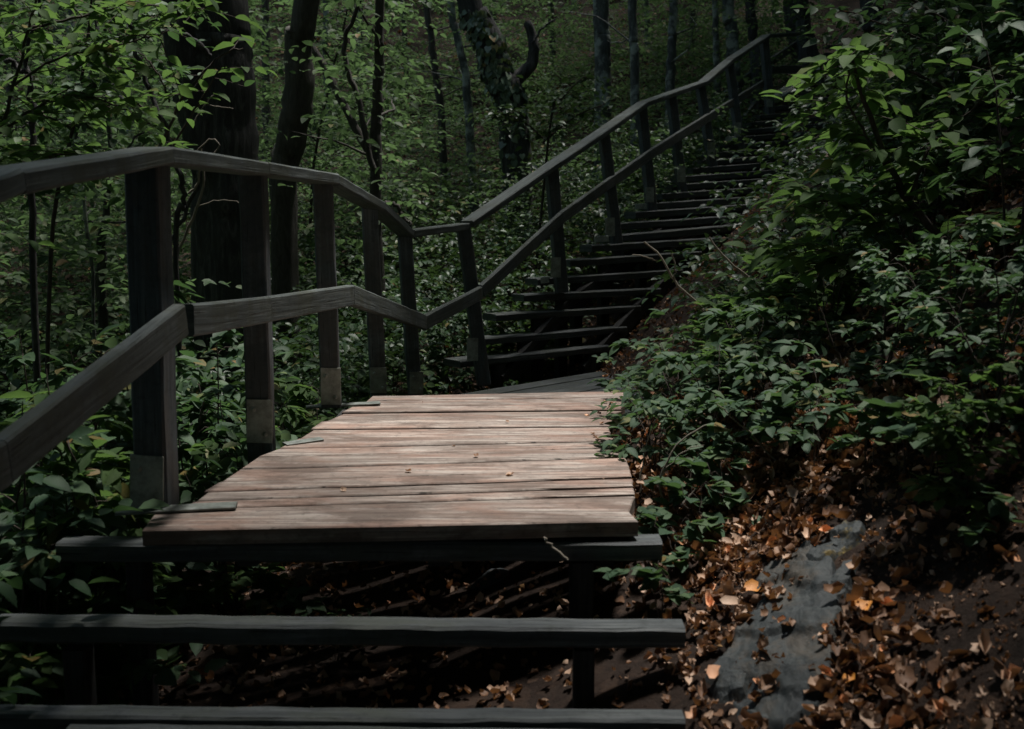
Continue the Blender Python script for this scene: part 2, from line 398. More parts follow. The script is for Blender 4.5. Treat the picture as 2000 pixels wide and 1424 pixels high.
def tpl_curl(w=.34):
    V = np.array([(0,0,.05),(0,.35,0),(0,.7,.06),(0,1,.28),(w,.2,.3),(w*1.1,.5,.22),(w*.6,.8,.42),(-w*.9,.2,.22),(-w,.5,.35),(-w*.6,.8,.2)], float)
    T = [(0,4,1),(4,5,1),(1,5,2),(5,6,2),(2,6,3),(0,1,7),(7,1,8),(1,2,8),(8,2,9),(2,3,9)]
    return V, np.array(T)
def tpl_roll(w=.26):
    V, T = tpl_curl(w); V = V.copy(); V[:, 2] *= 1.7; V[4:, 0] *= .75; V[3, 2] = .55; V[0, 2] = .2
    return V, T
ROLL = tpl_roll()
NARROW = tpl_full(.2, .06, .3)
FULL, LOW, HEART, CURL, ROUND = tpl_full(), tpl_low(), tpl_heart(), tpl_curl(), tpl_full(.37, .07, .12)

def leaves(P, D, U, size, tpl):
    """leaf geometry at P, pointing D, with upper side U"""
    P = np.asarray(P, float); D = np.asarray(D, float); U = np.asarray(U, float); size = np.asarray(size, float) * np.ones(len(P))
    D = D / (np.linalg.norm(D, axis=1)[:, None] + 1e-9)
    X = np.cross(D, U); X /= np.linalg.norm(X, axis=1)[:, None] + 1e-9
    Z = np.cross(X, D)
    tv, tt = tpl
    V = P[:, None, :] + size[:, None, None]*(X[:, None, :]*tv[None, :, 0, None] + D[:, None, :]*tv[None, :, 1, None] + Z[:, None, :]*tv[None, :, 2, None])
    T = tt[None, :, :] + (np.arange(len(P)) * len(tv))[:, None, None]
    return V.reshape(-1, 3), T.reshape(-1, 3)

def sprays(O, A, length, nl, lsize, rg, tilt=.35, droop=.25, spread=.9, up_jit=.35):
    """leafy twigs: origins O, azimuths A; returns leaf P,D,U,size arrays and twig polylines"""
    n = len(O); length = np.asarray(length) * np.ones(n)
    el = rg.normal(tilt*.4, tilt, n)
    t = (np.arange(nl) + .6) / nl
    d0 = np.stack([np.cos(A)*np.cos(el), np.sin(A)*np.cos(el), np.sin(el)], 1)
    pts = O[:, None, :] + d0[:, None, :]*(length[:, None, None]*t[None, :, None])
    pts[:, :, 2] -= droop*length[:, None]*t[None, :]**2
    sgn = np.where(np.arange(nl) % 2 == 0, 1., -1.)[None, :]
    az = A[:, None] + sgn*rg.normal(spread, .25, (n, nl)); az[:, -1] = A
    dz = rg.normal(-.12, .3, (n, nl)) + np.sin(el)[:, None]*.4
    D = np.stack([np.cos(az), np.sin(az), dz], 2)
    U = np.stack([rg.normal(0, up_jit, (n, nl)), rg.normal(0, up_jit, (n, nl)), np.ones((n, nl))], 2)
    s = lsize*rg.uniform(.6, 1.15, (n, nl))
    return pts.reshape(-1, 3), D.reshape(-1, 3), U.reshape(-1, 3), s.ravel(), pts

# ------------------------------------------------------------------ plants as things
def make_shrub(seed, h, spread, nst, nbr, lsize, nl=7, mat='leaf_near', tpl=FULL, lean=(0,0), low=.12, stem_r=.007, twigm='twig'):
    """meshes (stems, foliage) of a broadleaf shrub, base at the origin"""
    rg = np.random.default_rng(seed); tubes = []; OO = []; AA = []; LL = []
    for s in range(nst):
        a = rg.uniform(0, 2*math.pi); r = spread*rg.uniform(.15, .6)*(1 if nst > 1 else .25)
        hh = h*rg.uniform(.65, 1.0)
        top = np.array([math.cos(a)*r + lean[0]*hh, math.sin(a)*r + lean[1]*hh, hh])
        mid = top*np.array([.35, .35, .55]) + rg.normal(0, .03*h, 3)*[1,1,0]
        P = smooth_path([(0,0,-.08), mid, top], 14, .004, seed+s)
        tubes.append(tube(P, np.linspace(stem_r*(1 if h < 2.5 else 1.6), stem_r*.25, 14), 6))
        for b in range(nbr):
            t = low + (1-low)*(b+rg.uniform(.2, .9))/nbr; q = P[min(13, int(t*13))]
            az = rg.uniform(0, 2*math.pi) if rg.random() < .6 else a + rg.normal(0, 1)
            ln = spread*rg.uniform(.35, .8)*(1.15 - .6*t)
            e = q + np.array([math.cos(az)*ln*.5, math.sin(az)*ln*.5, ln*.18])
            tubes.append(tube(smooth_path([q, (q+e)/2 + [0,0,.02], e], 5), np.linspace(stem_r*.4, stem_r*.15, 5), 4))
            OO.append((q+e)/2); AA.append(az + rg.normal(0, .5)); LL.append(ln*.65)
            OO.append(e); AA.append(az); LL.append(ln*.6)
            OO.append(e); AA.append(az + rg.choice([-1, 1])*rg.uniform(.6, 1.1)); LL.append(ln*.5)
    O = np.array(OO); A = np.array(AA); Ln = np.array(LL)
    P, D, U, sz, pts = sprays(O, A, Ln, nl, lsize, rg)
    for i in range(len(O)):
        tubes.append(tube(np.concatenate([O[i:i+1], pts[i][::2]]), stem_r*.14, 3))
    V, T = leaves(P, D, U, sz, tpl)
    sv, sf = join_tubes(tubes)
    return tri_mesh('shrub_stem', sv, sf, True), tri_mesh('shrub_foliage', V, T, False), mat, twigm

SHRUBS = {}
def plant(kind, x, y, label, cat='shrub', group=None, rz=0, sc=1.0, name='leafy_shrub', z=None, tilt=(0,0)):
    sm, fm, mat, tw = SHRUBS[kind]
    zz = g1(x, y) if z is None else z
    t = empty(name, (x, y, zz), label, cat, group); t.rotation_euler = (tilt[0], tilt[1], rz); t.scale = (sc, sc, sc)
    link('stem', sm, M[tw], t); link('foliage', fm, M[mat], t)
    return t

# ================================================================== SETTING
def build_ground():
    n = 330; s = np.linspace(-1, 1, n); k = 4.4
    w = np.sinh(k*s)/math.sinh(k)
    X, Y = np.meshgrid(w*72 + .4, w*78 + 4.5, indexing='ij')
    Z = gh(X, Y)
    V = np.stack([X.ravel(), Y.ravel(), Z.ravel()], 1)
    i, j = np.meshgrid(np.arange(n-1), np.arange(n-1), indexing='ij'); i = i.ravel(); j = j.ravel()
    Fq = np.stack([i*n+j, (i+1)*n+j, (i+1)*n+j+1, i*n+j+1], 1)
    o = link('ground', tri_mesh('ground', V, Fq, True), M['ground']); tag(o, kind='structure')
build_ground()

# ================================================================== DECK
def build_deck():
    root = empty('wooden_deck', (-.2, 3.5, 0), 'sunlit pinkish brown plank landing between the front steps and the far staircase', 'deck')
    seams = [(1019,990),(993,966),(979,951),(962,934),(943,918),(917,893),(893,875),(877,862),(857,848),(838,832),(822,814),(806,800),(794,789),(783,776),(773,763)]
    # the left and right board ends
    lpts = [(1040,272),(1006,318),(993,362),(979,380),(962,402),(943,432),(917,470),(893,505),(877,545),(857,583),(838,612),(822,634),(806,668),(794,690),(783,712),(770,727)]
    rpts = [(757,1214),(775,1223),(800,1214),(815,1196),(832,1189),(855,1192),(866,1206),(885,1219),(900,1225),(930,1234),(990,1243),(1040,1250)]
    lv = sorted(lpts); lf = lambda v: float(np.interp(v, [a for a, b in lv], [b for a, b in lv]))
    rf = lambda v: float(np.interp(v, [a for a, b in rpts], [b for a, b in rpts]))
    w = Wood(); rg = np.random.default_rng(3)
    GP = [0,.020,.010,.024,.014,.024,.007,.020,.006,.026,.010,.030,.007,.012,.020,0]
    for i in range(len(seams)-1):
        (l0, r0), (l1, r1) = seams[i], seams[i+1]
        if i == 0:
            l0, r0 = 1034, 1016
        la, ra = pz(lf(l0) if i else 285, l0, 0), pz(rf(r0), r0, 0)
        lb, rb = pz(lf(l1) if i else 316, l1, 0), pz(rf(r1), r1, 0)
        g0, g1_ = GP[i]*.46, GP[i+1]*.46
        jl = rg.uniform(-.012, .012); dz = rg.uniform(-.003, .003)
        n = 9; poly = []
        for k in range(n):
            t = k/(n-1); poly.append((la + (ra-la)*t)[:2] + [jl*(1-t), g0 + rg.normal(0, .0012)])
        if i == 0: ra = ra + np.array([-.03, .0, 0])
        rag = .012 if 6 <= i <= 11 else .003
        for q in (.35, .7): poly.append((ra + (rb-ra)*q)[:2] + [rg.normal(0, rag), 0])
        for k in range(n):
            t = 1-k/(n-1); poly.append((lb + (rb-lb)*t)[:2] + [jl*(1-t), -g1_ + rg.normal(0, .0012)])
        w.prism([tuple(p) for p in poly], -.042+dz, -.0035+dz)
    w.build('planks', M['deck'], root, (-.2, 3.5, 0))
    b = Wood()
    for x in (-.72, -.2, .25):
        b.sweep([(x, 2.62, -.105), (x-.02, 4.42, -.105)], .06, .11, seed=5)
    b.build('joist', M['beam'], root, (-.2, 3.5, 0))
    # broad bearer beam under the front edge
    a0, a1 = py(120, 1051, 2.54), py(1290, 1048, 2.54)
    bb = Wood().sweep([a0 + [0, .0, -.030], a1 + [0, .0, -.030]], .075, .052, step=.09, wob=.0009, ch=.007, seed=9)
    bb.build('front_beam', M['plank_grey'], root, (-.2, 3.5, 0))
    for (u0, u1, v) in ((252, 290, 1092), (1112, 1160, 1092)):
        a = py((u0+u1)/2, v, 2.6); lg = Wood().sweep([a, (a[0], a[1], g1(a[0], a[1])-.1)], (u1-u0)/F*2.6, .07, upv=(0,1,0), step=.2, seed=u0)
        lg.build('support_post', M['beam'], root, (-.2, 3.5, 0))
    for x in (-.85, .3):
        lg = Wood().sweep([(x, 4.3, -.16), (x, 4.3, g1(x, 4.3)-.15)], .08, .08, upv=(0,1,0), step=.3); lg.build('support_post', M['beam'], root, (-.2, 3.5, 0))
build_deck()

def build_front_steps():
    root = empty('front_steps', (0, 2.2, -.2), 'dark open front steps with thin grey treads below the pinkish deck', 'steps')
    B0, B1 = py(-180, 1216, 2.22), py(1346, 1226, 2.22)
    d = .06
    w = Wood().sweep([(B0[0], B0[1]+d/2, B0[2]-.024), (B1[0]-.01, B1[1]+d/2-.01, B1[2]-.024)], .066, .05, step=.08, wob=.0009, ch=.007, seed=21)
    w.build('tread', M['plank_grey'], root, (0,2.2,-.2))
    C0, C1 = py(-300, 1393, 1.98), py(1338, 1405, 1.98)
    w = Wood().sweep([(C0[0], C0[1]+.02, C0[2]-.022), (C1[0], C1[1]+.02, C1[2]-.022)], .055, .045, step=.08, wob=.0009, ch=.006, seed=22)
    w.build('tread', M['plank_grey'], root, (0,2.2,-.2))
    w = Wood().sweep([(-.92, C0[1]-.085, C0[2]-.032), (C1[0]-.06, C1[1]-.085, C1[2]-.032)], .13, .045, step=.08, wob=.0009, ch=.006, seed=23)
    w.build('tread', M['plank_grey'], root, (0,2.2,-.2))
    for (u, wd, v, y) in ((152, 46, 1262, 2.25), (1140, 42, 1262, 2.25)):
        a = py(u, v, y); Wood().sweep([a, (a[0], a[1], g1(a[0], a[1])-.1)], wd/F*y, .06, upv=(0,1,0), step=.2, seed=u).build('support_post', M['beam'], root, (0,2.2,-.2))
build_front_steps()

LZ = -.276
def build_lower_landing():
    root = empty('lower_landing', (.4, 6.2, LZ), 'small shaded grey plank landing at the foot of the long staircase', 'deck')
    w = Wood()
    A = [pz(900, 771, LZ), pz(1000, 748, LZ), pz(1225, 715, LZ)]
    far0, far1 = pz(915, 768, LZ), pz(1250, 713, LZ)
    d = (far1 - far0); d /= np.linalg.norm(d); nrm = np.array([d[1], -d[0], 0])   # towards the camera
    far0 = far0 - d*.25
    L = np.linalg.norm(far1 - far0) + .1
    y = 0
    for i in range(8):
        bw = [.17,.15,.18,.16,.19,.15,.17,.2][i]; p0 = far0 + nrm*y; p1 = p0 + d*(L - i*.06); q0 = far0 + nrm*(y+bw-.012); q1 = q0 + d*(L - i*.06-.04)
        w.prism([tuple(q0[:2]), tuple(q1[:2]), tuple(p1[:2]), tuple(p0[:2])], LZ-.04 - .002*(i%2), LZ-.002*(i%2), along=tuple(d[:2]))
        y += bw
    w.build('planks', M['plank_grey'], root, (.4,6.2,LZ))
    b = Wood()
    for t in (.15, .85):
        p = far0 + d*L*t - [0,0,.09] + nrm*.1; b.sweep([p, p + nrm*1.2], .06, .09)
    b.build('joist', M['beam'], root, (.4,6.2,LZ))
build_lower_landing()

TL = [(895,706,6.5),(948,661,6.78),(975,614,6.98),(1025,576,7.2),(1056,544,7.42),(1112,508,7.64),(1157,479,7.88),(1190,461,8.12),(1206,436,8.4),
      (1240,414,8.68),(1268,397,8.96),(1290,378,9.26),(1310,361,9.56),(1332,344,9.86),(1350,328,10.16),(1370,313,10.46),(1389,298,10.76),(1408,284,11.06),
      (1428,268,11.36),(1448,253,11.66),(1468,238,11.96),(1486,224,12.26),(1504,208,12.56)]
SL = [-.107,-.085,-.062,-.05,-.066,-.068,-.06,-.09,-.066,-.07,-.068,-.07,-.075,-.075,-.078,-.08,-.08,-.085,-.085,-.085,-.09,-.09,-.085]
TREADS = []
def build_staircase():
    root = empty('long_staircase', (1.2, 9, .6), 'long dark open riser plank staircase climbing the wooded slope', 'staircase')
    og = (1.2, 9, .6); rg = np.random.default_rng(5)
    for i, ((u, v, y), sl) in enumerate(zip(TL, SL)):
        a = py(u, v, y); yaw = R(np.interp(i, [0, 3, 8, 22], [38, 34, 30, 22]))
        wid = 1.34*np.interp(i, [0, 8, 22], [1, 1.06, 1.14])
        dx, dy = wid*math.cos(yaw), wid*math.sin(yaw)
        yb = y + dy; ub = 1000 + (a[0]+dx)/yb*(yb*math.cos(TH))*F/yb  # first guess, refined by the wanted slope in the picture
        vb = v + sl*(ub - u); b = py(ub, vb, yb)
        b = np.array([a[0]+dx, yb, b[2]])
        TREADS.append((a, b))
        d = (b-a)/np.linalg.norm(b-a); back = np.array([-d[1], d[0], 0]); back /= np.linalg.norm(back)
        dep = .17 if i else .2
        th = .046 + .012*min(1, i/8); c0 = a + back*dep/2 - [0,0,th/2]; c1 = b + back*dep/2 - [0,0,th/2]
        w = Wood().sweep([c0 + d*rg.uniform(-.03,.03), c1 + d*rg.uniform(-.05,.05)], dep, th, step=.09, wob=.0009, ch=.007, seed=100+i)
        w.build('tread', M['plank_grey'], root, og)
    for s in (.24, .8):
        P = [a + (b-a)*s + np.array([.03, .05, -.125]) for a, b in TREADS]
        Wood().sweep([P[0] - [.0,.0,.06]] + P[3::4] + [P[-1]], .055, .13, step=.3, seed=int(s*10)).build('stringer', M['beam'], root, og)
    for i in (0, 1, 2, 3, 4, 5, 7, 9, 12, 15, 18, 21):
        a, b = TREADS[i]
        for s in (.2, .84):
            p = a + (b-a)*s + np.array([.05, .09, -.05]); z = g1(p[0], p[1]) - .12
            if p[2]-z > .1: Wood().sweep([p, (p[0], p[1], z)], .08, .07, upv=(-.5,.8,0), step=.3, seed=i).build('support_post', M['beam'], root, og)
build_staircase()

# second flight, seen small at the very top
def build_upper_flight():
    root = empty('upper_flight', (4.6, 15, 3.0), 'distant second flight of dark plank steps beyond the top of the long staircase', 'staircase')
    og = (4.6, 15, 3.0)
    for i, (u, v, y) in enumerate([(1570,196,13.3),(1592,182,13.8),(1598,160,14.3),(1600,141,14.7),(1604,124,15.1),(1608,108,15.5),(1612,92,15.9)]):
        a = py(u, v, y); b = a + np.array([1.2, .28, .07]); d = (b-a)/np.linalg.norm(b-a)
        Wood().sweep([a, b], .17, .046, seed=200+i, wob=.0009).build('tread', M['plank_grey'], root, og)
    p, q = py(1580,205,13.3), py(1625,95,15.9)
    for off in (.2, 1.0):
        Wood().sweep([p + [off,.05,-.1], q + [off,.05,-.1]], .05, .12).build('stringer', M['beam'], root, og)
build_upper_flight()

# ================================================================== HANDRAIL
def bolt(name, p, nrm, parent, r=.009):
    nrm = np.array(nrm, float); nrm /= np.linalg.norm(nrm)
    V, f = tube([p, p+nrm*.004, p+nrm*.0075, p+nrm*.009], [r, r, r*.75, r*.2], 8)
    return link(name, tri_mesh(name, V - np.array(parent.location), f, True), M['metal'], parent)
def build_rail_section(name, label, posts, top, low, og, topw=.095, lowh=.084):
    root = empty(name, og, label, 'handrail', 'handrails along the boardwalk')
    for i, P in enumerate(posts):
        (ut, vt, ub, vb, y, wd, yaw, hasplate, pu0, pu1, pv0, pv1, ext) = P
        a = py(ub, vb, y); b = py(ut, vt, y)
        front = np.array([math.sin(yaw), -math.cos(yaw), 0.]); sidev = np.array([math.cos(yaw), math.sin(yaw), 0.])
        low_end = a + (a-b)/np.linalg.norm(a-b)*ext
        pw = Wood().sweep([low_end, b], wd, wd, upv=tuple(front), step=.15, wob=.001, ch=.006, seed=300+i*7+len(name))
        po = pw.build('post', M['post'], root, og)
        if hasplate:
            c0 = py((pu0+pu1)/2, pv0, y); c1 = py((pu0+pu1)/2, pv1, y)
            axis = (c0-c1); L = np.linalg.norm(axis); axis /= L
            pwid = (pu1-pu0)/F*y
            mid = (a + (b-a)*((pv0+pv1)/2 - vb)/(vt - vb))
            cx = py((pu0+pu1)/2, (pv0+pv1)/2, y); s0 = float((cx-mid) @ sidev)
            m = mid + sidev*s0 + front*(wd/2 + .004)
            pl = Wood().sweep([m - axis*L/2, m + axis*L/2], min(pwid, wd*1.02), .006, upv=tuple(front), step=.1, wob=.0003, ch=.001, seed=i)
            plo = pl.build('metal_plate', M['metal'], root, og)
            if y < 6:
                for (sx, tz) in ((-.22, .28), (.22, -.3)):
                    bolt('bolt', m + sidev*sx*pwid + axis*tz*L + front*.003, front, root)
    rail_chain(top, topw, .044, 'top_rail', 'rail', root, og, .0006, .006, 41)
    for seg in low:
        rail_chain(seg, .036, lowh, 'lower_rail', 'rail', root, og, .0005, .005, 43+len(seg))
    return root
# (top u,v, base u,v, depth, width, yaw, plate?, plate u0,u1,v0,v1, extension below base)
pA = [(287,315, 308,990, 2.66, .090, R(-4), 1, 268,336,880,992, .0),
      (494,335, 511,860, 3.46, .086, R(3), 1, 486,538,775,858, .08),
      (631,352, 647,785, 4.2, .082, R(8), 1, 625,668,715,786, .02),
      (722,405, 739,770, 5.0, .080, R(10), 1, 720,757,715,764, .3),
      (790,462, 811,775, 5.85, .080, R(14), 1, 795,828,724,766, .25)]
near_top = [py(-420,470,1.1), py(-10,347,1.80), py(300,298,2.62)]
topA = [py(-420,500,1.05), py(-5,355,1.80), py(304,303,2.60), py(500,330,3.40), py(642,351,4.2), py(734,402,5.0), py(795,457,5.85), py(906,443,6.5)]
def lowline(px): return [py(u, v, y) for u, v, y in px]
lowA1 = lowline([(-420,1180,1.15),(0,905,1.72),(352,626,2.52)])
lowA2 = lowline([(366,625,2.56),(520,604,3.3),(684,577,4.10),(828,630,5.72),(938,572,6.38)])
build_rail_section('landing_handrail', 'grey timber handrail on five posts along the left side of the sunlit plank landing', pA, topA, [lowA1, lowA2], (-1.0, 4.0, 0))
H = R(30)
pB = [(905,445, 940,716, 6.5, .086, R(12), 1, 909,931,658,702, .12),
      (1077,325, 1095,545, 7.35, .086, R(14), 1, 1071,1091,502,541, .1),
      (1179,265, 1205,478, 8.12, .082, R(14), 1, 1177,1196,425,461, .1),
      (1252,205, 1272,405, 8.96, .082, R(16), 1, 1256,1273,366,395, .1),
      (1311,190, 1330,358, 9.6, .082, R(16), 1, 1318,1335,324,356, .1),
      (1368,170, 1390,312, 10.4, .082, R(16), 1, 1376,1393,278,307, .1),
      (1424,120, 1445,283, 11.2, .082, R(16), 1, 1427,1445,240,268, .1),
      (1492,75, 1504,215, 12.5, .090, R(16), 1, 1492,1505,194,210, .1)]
topB = [py(913,438,6.5), py(1083,321,7.35), py(1180,256,8.12), py(1255,204,8.96), py(1372,163,10.4), py(1424,119,11.2), py(1497,71,12.5), py(1556,67,13.2)]
lowB = lowline([(940,568,6.40),(1096,425,7.25),(1272,300,8.84),(1380,232,10.3),(1490,163,12.35)])
build_rail_section('staircase_handrail', 'grey timber handrail on eight leaning posts climbing beside the long staircase', pB, topB, [lowB], (1.2, 9, .8), topw=.11)
# small far rails
def far_rail():
    root = empty('far_handrail', (4, 14, 3), 'dim far handrail crossing behind the last post at the top of the stairs', 'handrail', 'handrails along the boardwalk')
    og = (4, 14, 3)
    def rr(a, b, w=.04, h=.1, nm='lower_rail', m='rail'): Wood().sweep([a, b], w, h, seed=77).build(nm, M[m], root, og)
    rr(py(1440,165,13.2), py(1560,84,14.8)); rr(py(1505,136,13.0), py(1566,136,13.6)); rr(py(1410,192,13), py(1490,128,14))
    rr(py(1474,80,13.5), py(1474,215,13.5), .1, .1, 'post', 'post'); rr(py(1563,40,14.6), py(1572,200,14.6), .11, .11, 'post', 'post')
    rr(py(1512,192,12.9), py(1576,150,13.9), .2, .03, 'sloping_board', 'metal')
    rr(py(1452,232,12.2), py(1474,202,12.9), .04, .05, 'brace', 'rail')
far_rail()

# end-grain ends of cross bearers and foot brackets
def bracket(kind, pts, label, w, h, mat):
    o = Wood().sweep(pts, w, h, step=.1, wob=.0008, ch=.002, seed=len(label)).build(kind, M[mat])
    tag(o, label, 'bracket', 'brackets under the handrail posts'); return o
bracket('foot_bracket', [pz(228,1000,.003), pz(462,986,.008)], 'pale metal strap under the nearest tall post, screwed onto the deck edge', .055, .008, 'strap')
bracket('foot_bracket', [pz(556,868,.004), pz(628,857,.008)], 'small metal strap under the second post with the dark mossy foot', .045, .008, 'strap')
bracket('foot_bracket', [pz(598,795,.004), pz(742,787,.008)], 'pale metal strap under the bright third post of the landing', .055, .008, 'strap')
for (u0,u1,v,y,lab) in ((1056,1072,547,7.36,'pale square bearer end under the second stair handrail post'),(1161,1188,467,8.0,'pale bearer end under the third stair handrail post'),
        (1241,1262,404,8.85,'pale bearer end under the fourth stair handrail post'),(1418,1436,272,11.1,'bright bearer end beside the seventh stair handrail post')):
    bracket('bearer_end', [py(u0,v,y), py(u1,v-1,y)], lab, .08, .045, 'metal')

# ================================================================== TREES
def trunk_from(px, widths, y, mat, name, label, cat='tree', group=None, dy=0.0, ns=14, rough=.06, seed=1, extra=(), up=9.0, side_branches=0, wob=.006):
    """px: points in the picture from base to top at depth y; goes on upwards out of view"""
    P = [py(u, v, y + dy*i) for i, (u, v) in enumerate(px)]
    P[0] = np.array([P[0][0], P[0][1], min(P[0][2], g1(P[0][0], P[0][1]) - .05)])
    r = [w/2/F*y for w in widths]
    d = P[-1]-P[-2]; d /= np.linalg.norm(d); d = d*.5 + np.array([0,0,.5]); d /= np.linalg.norm(d)
    P.append(P[-1] + d*up*.4); P.append(P[-1] + np.array([d[0]*.3, d[1]*.3, 1])*up*.6); r += [r[-1]*.8, r[-1]*.35]
    n = 46; Q = smooth_path(P, n, wob, seed); rr = np.interp(np.linspace(0, len(P)-1, n), range(len(P)), r)
    rr[0] *= 1.5; rr[1] *= 1.2
    base = Q[0].copy()
    root = empty(name, tuple(base), label, cat, group)
    V, f = tube(Q - base, rr, ns, seed=seed, rough=rough)
    link('trunk', tri_mesh('trunk', V, f, True), M[mat], root)
    for e in extra:
        (ppx, w0, w1, yy, dd) = e
        B = [py(u, v, yy + dd*i) for i, (u, v) in enumerate(ppx)]
        q = smooth_path(B, 22, wob, seed+3); V, f = tube(q - base, np.linspace(w0, w1, 22)/2/F*yy, 8, seed=seed, rough=rough*.6)
        link('branch', tri_mesh('branch', V, f, True), M[mat], root)
    rg = np.random.default_rng(seed*5+1)
    tb = []
    for k in range(side_branches):
        t = rg.uniform(.12, .55); q = Q[int(t*(n-1))]; r0 = rr[int(t*(n-1))]; az = rg.uniform(0, 2*math.pi); L = rg.uniform(.5, 1.3)
        e = q + np.array([math.cos(az)*L, math.sin(az)*L, rg.uniform(.0, .6)*L])
        m_ = (q+e)/2 + rg.normal(0, .06, 3); tb.append(tube(smooth_path([q, m_, e], 8, .01, k) - base, np.linspace(min(r0*.35, .014), .0025, 8), 5))
    for V, f in tb: link('branch', tri_mesh('branch', V, f, True), M[mat], root)
    return root, Q, rr
CR = []   # trunk tops for crowns
def T(*a, **k):
    r = trunk_from(*a, **k); CR.append((r[0], r[1])); return r
big, Qb, _ = T([(465,600),(452,500),(446,350),(440,200),(432,80),(425,-10)], [165,140,125,116,112,110], 6.6, 'bark_dark', 'tree',
    'massive dark trunked tree behind the second handrail post', ns=26, rough=.05, seed=2, up=8,
    extra=[([(408,330),(385,240),(365,150),(352,60),(345,-20),(330,-300)], 70, 60, 6.5, 0), ([(410,110),(370,70),(320,62),(275,78)], 12, 5, 6.2, -.1),
           ([(330,480),(378,380),(392,335),(398,300)], 7, 10, 6.0, 0)])
T([(556,470),(552,380),(566,280),(582,180),(583,60),(600,-10)], [54,50,54,56,50,46], 7.6, 'bark_mid', 'tree', 'crooked grey barked tree just right of the massive dark trunk', seed=4, rough=.07, ns=16,
  extra=[([(590,60),(640,140),(680,220),(728,310)], 12, 16, 8.2, -.05)])
T([(738,420),(734,330),(737,220),(740,100),(743,-10)], [24,22,20,19,17], 7.6, 'bark_mid', 'tree', 'straight slim brown tree with a forked stem joining low, above the sagging rail', seed=5, side_branches=5,
  extra=[([(730,330),(700,200),(680,140),(672,80),(690,40),(710,-40)], 12, 7, 7.5, 0), ([(735,400),(770,400),(800,440)], 9, 7, 7.5, 0)])
T([(868,260),(860,200),(850,140),(840,60),(833,-10)], [17,15,14,13,12], 13.5, 'bark_mid', 'tree', 'slender leaning tree left of the pair before the ivy covered trunk', seed=6, side_branches=4)
T([(925,255),(912,170),(902,110),(888,50),(880,-10)], [18,16,15,15,14], 13.0, 'bark_pale', 'tree', 'slender pale streaked tree immediately left of the ivy covered trunk', seed=7, side_branches=4)
ivy, Qi, ri = T([(1018,275),(1000,220),(978,160),(955,90),(928,30),(912,-10)], [56,58,60,58,50,46], 11.2, 'bark_dark', 'tree', 'dark leaning tree with ivy climbing its trunk and a stubby upturned limb', seed=8, rough=.07,
  extra=[([(985,185),(1012,150),(1035,130),(1042,90),(1030,45)], 32, 16, 11.2, 0), ([(1040,85),(1060,55),(1085,38)], 5, 3, 11.0, 0)], ns=16)
T([(1178,215),(1178,150),(1177,80),(1174,-10)], [34,31,30,29], 13.2, 'bark_pale', 'tree', 'widest of the pale lichen spotted trees standing above the stair rail', seed=9)
T([(1242,330),(1241,230),(1239,100),(1236,-10)], [19,18,17,16], 12.0, 'bark_pale', 'tree', 'thin lichen spotted tree rising behind the kink in the stair rail', seed=10, side_branches=2)
T([(1306,240),(1309,160),(1312,80),(1317,-10)], [20,18,16,15], 12.4, 'bark_pale', 'tree', 'thin pale tree behind the fifth stair handrail post', seed=12, side_branches=2)
T([(1402,270),(1400,170),(1398,80),(1396,-10)], [15,13,12,11], 14.2, 'bark_pale', 'tree', 'thinnest pale mottled tree behind the upper stair handrail', seed=13)
T([(1440,230),(1432,120),(1426,40),(1421,-10)], [27,24,22,22], 13.4, 'bark_pale', 'tree', 'grey tree rising directly behind the seventh stair handrail post', seed=14)
T([(1478,230),(1474,120),(1468,40),(1465,-10)], [20,19,18,18], 14.8, 'bark_dark', 'tree', 'dark slim tree left of the last stair handrail post', seed=15)
T([(1592,240),(1582,150),(1565,70),(1556,-10)], [54,50,48,46], 15.6, 'bark_dark', 'tree', 'thick dark tree leaning over the top of the long staircase', seed=16)
T([(1725,260),(1718,150),(1708,60),(1700,-10)], [46,42,40,40], 13.0, 'bark_dark', 'tree', 'black shaded tree beyond the bare branched sapling on the right', seed=17)
T([(1838,240),(1832,150),(1828,60),(1826,-10)], [40,36,34,34], 13.5, 'bark_dark', 'tree', 'black shaded tree deep in the right hand thicket', seed=18)
T([(62,690),(63,500),(66,300),(60,170),(50,110),(75,-10)], [15,14,13,11,8,6], 4.6, 'bark_dark', 'sapling', 'thin black sapling stem crossing behind the left end of the top rail', seed=19, rough=.03, ns=8, up=2.5,
  extra=[([(60,150),(25,125),(-20,105)], 12, 8, 4.6, 0), ([(62,240),(95,180),(110,110)], 5, 2, 4.5, 0), ([(64,235),(30,255),(10,270)], 4, 2, 4.5, 0)], cat='sapling')
T([(338,560),(345,470),(362,400),(350,330),(310,220),(275,120),(240,-10)], [11,11,10,11,10,9,8], 5.2, 'bark_dark', 'sapling', 'thin curved black sapling bending left of the massive dark trunk', seed=20, rough=.03, ns=8, up=2.5, cat='sapling',
  extra=[([(310,225),(280,250),(240,300)], 5, 3, 5.2, 0)])
T([(196,640),(198,520),(205,430),(215,330),(212,200),(208,90),(205,-10)], [22,18,14,9,8,7,6], 7.0, 'bark_dark', 'sapling', 'dark straight sapling between the curved sapling and the left frame side', seed=21, cat='sapling', side_branches=5, rough=.03)
T([(178,520),(170,430),(155,360),(148,300),(190,60),(180,-10)], [7,7,6,5,5,4], 6.2, 'bark_pale', 'sapling', 'pale thin stem showing below the left top rail', seed=22, cat='sapling', rough=.02, ns=8)
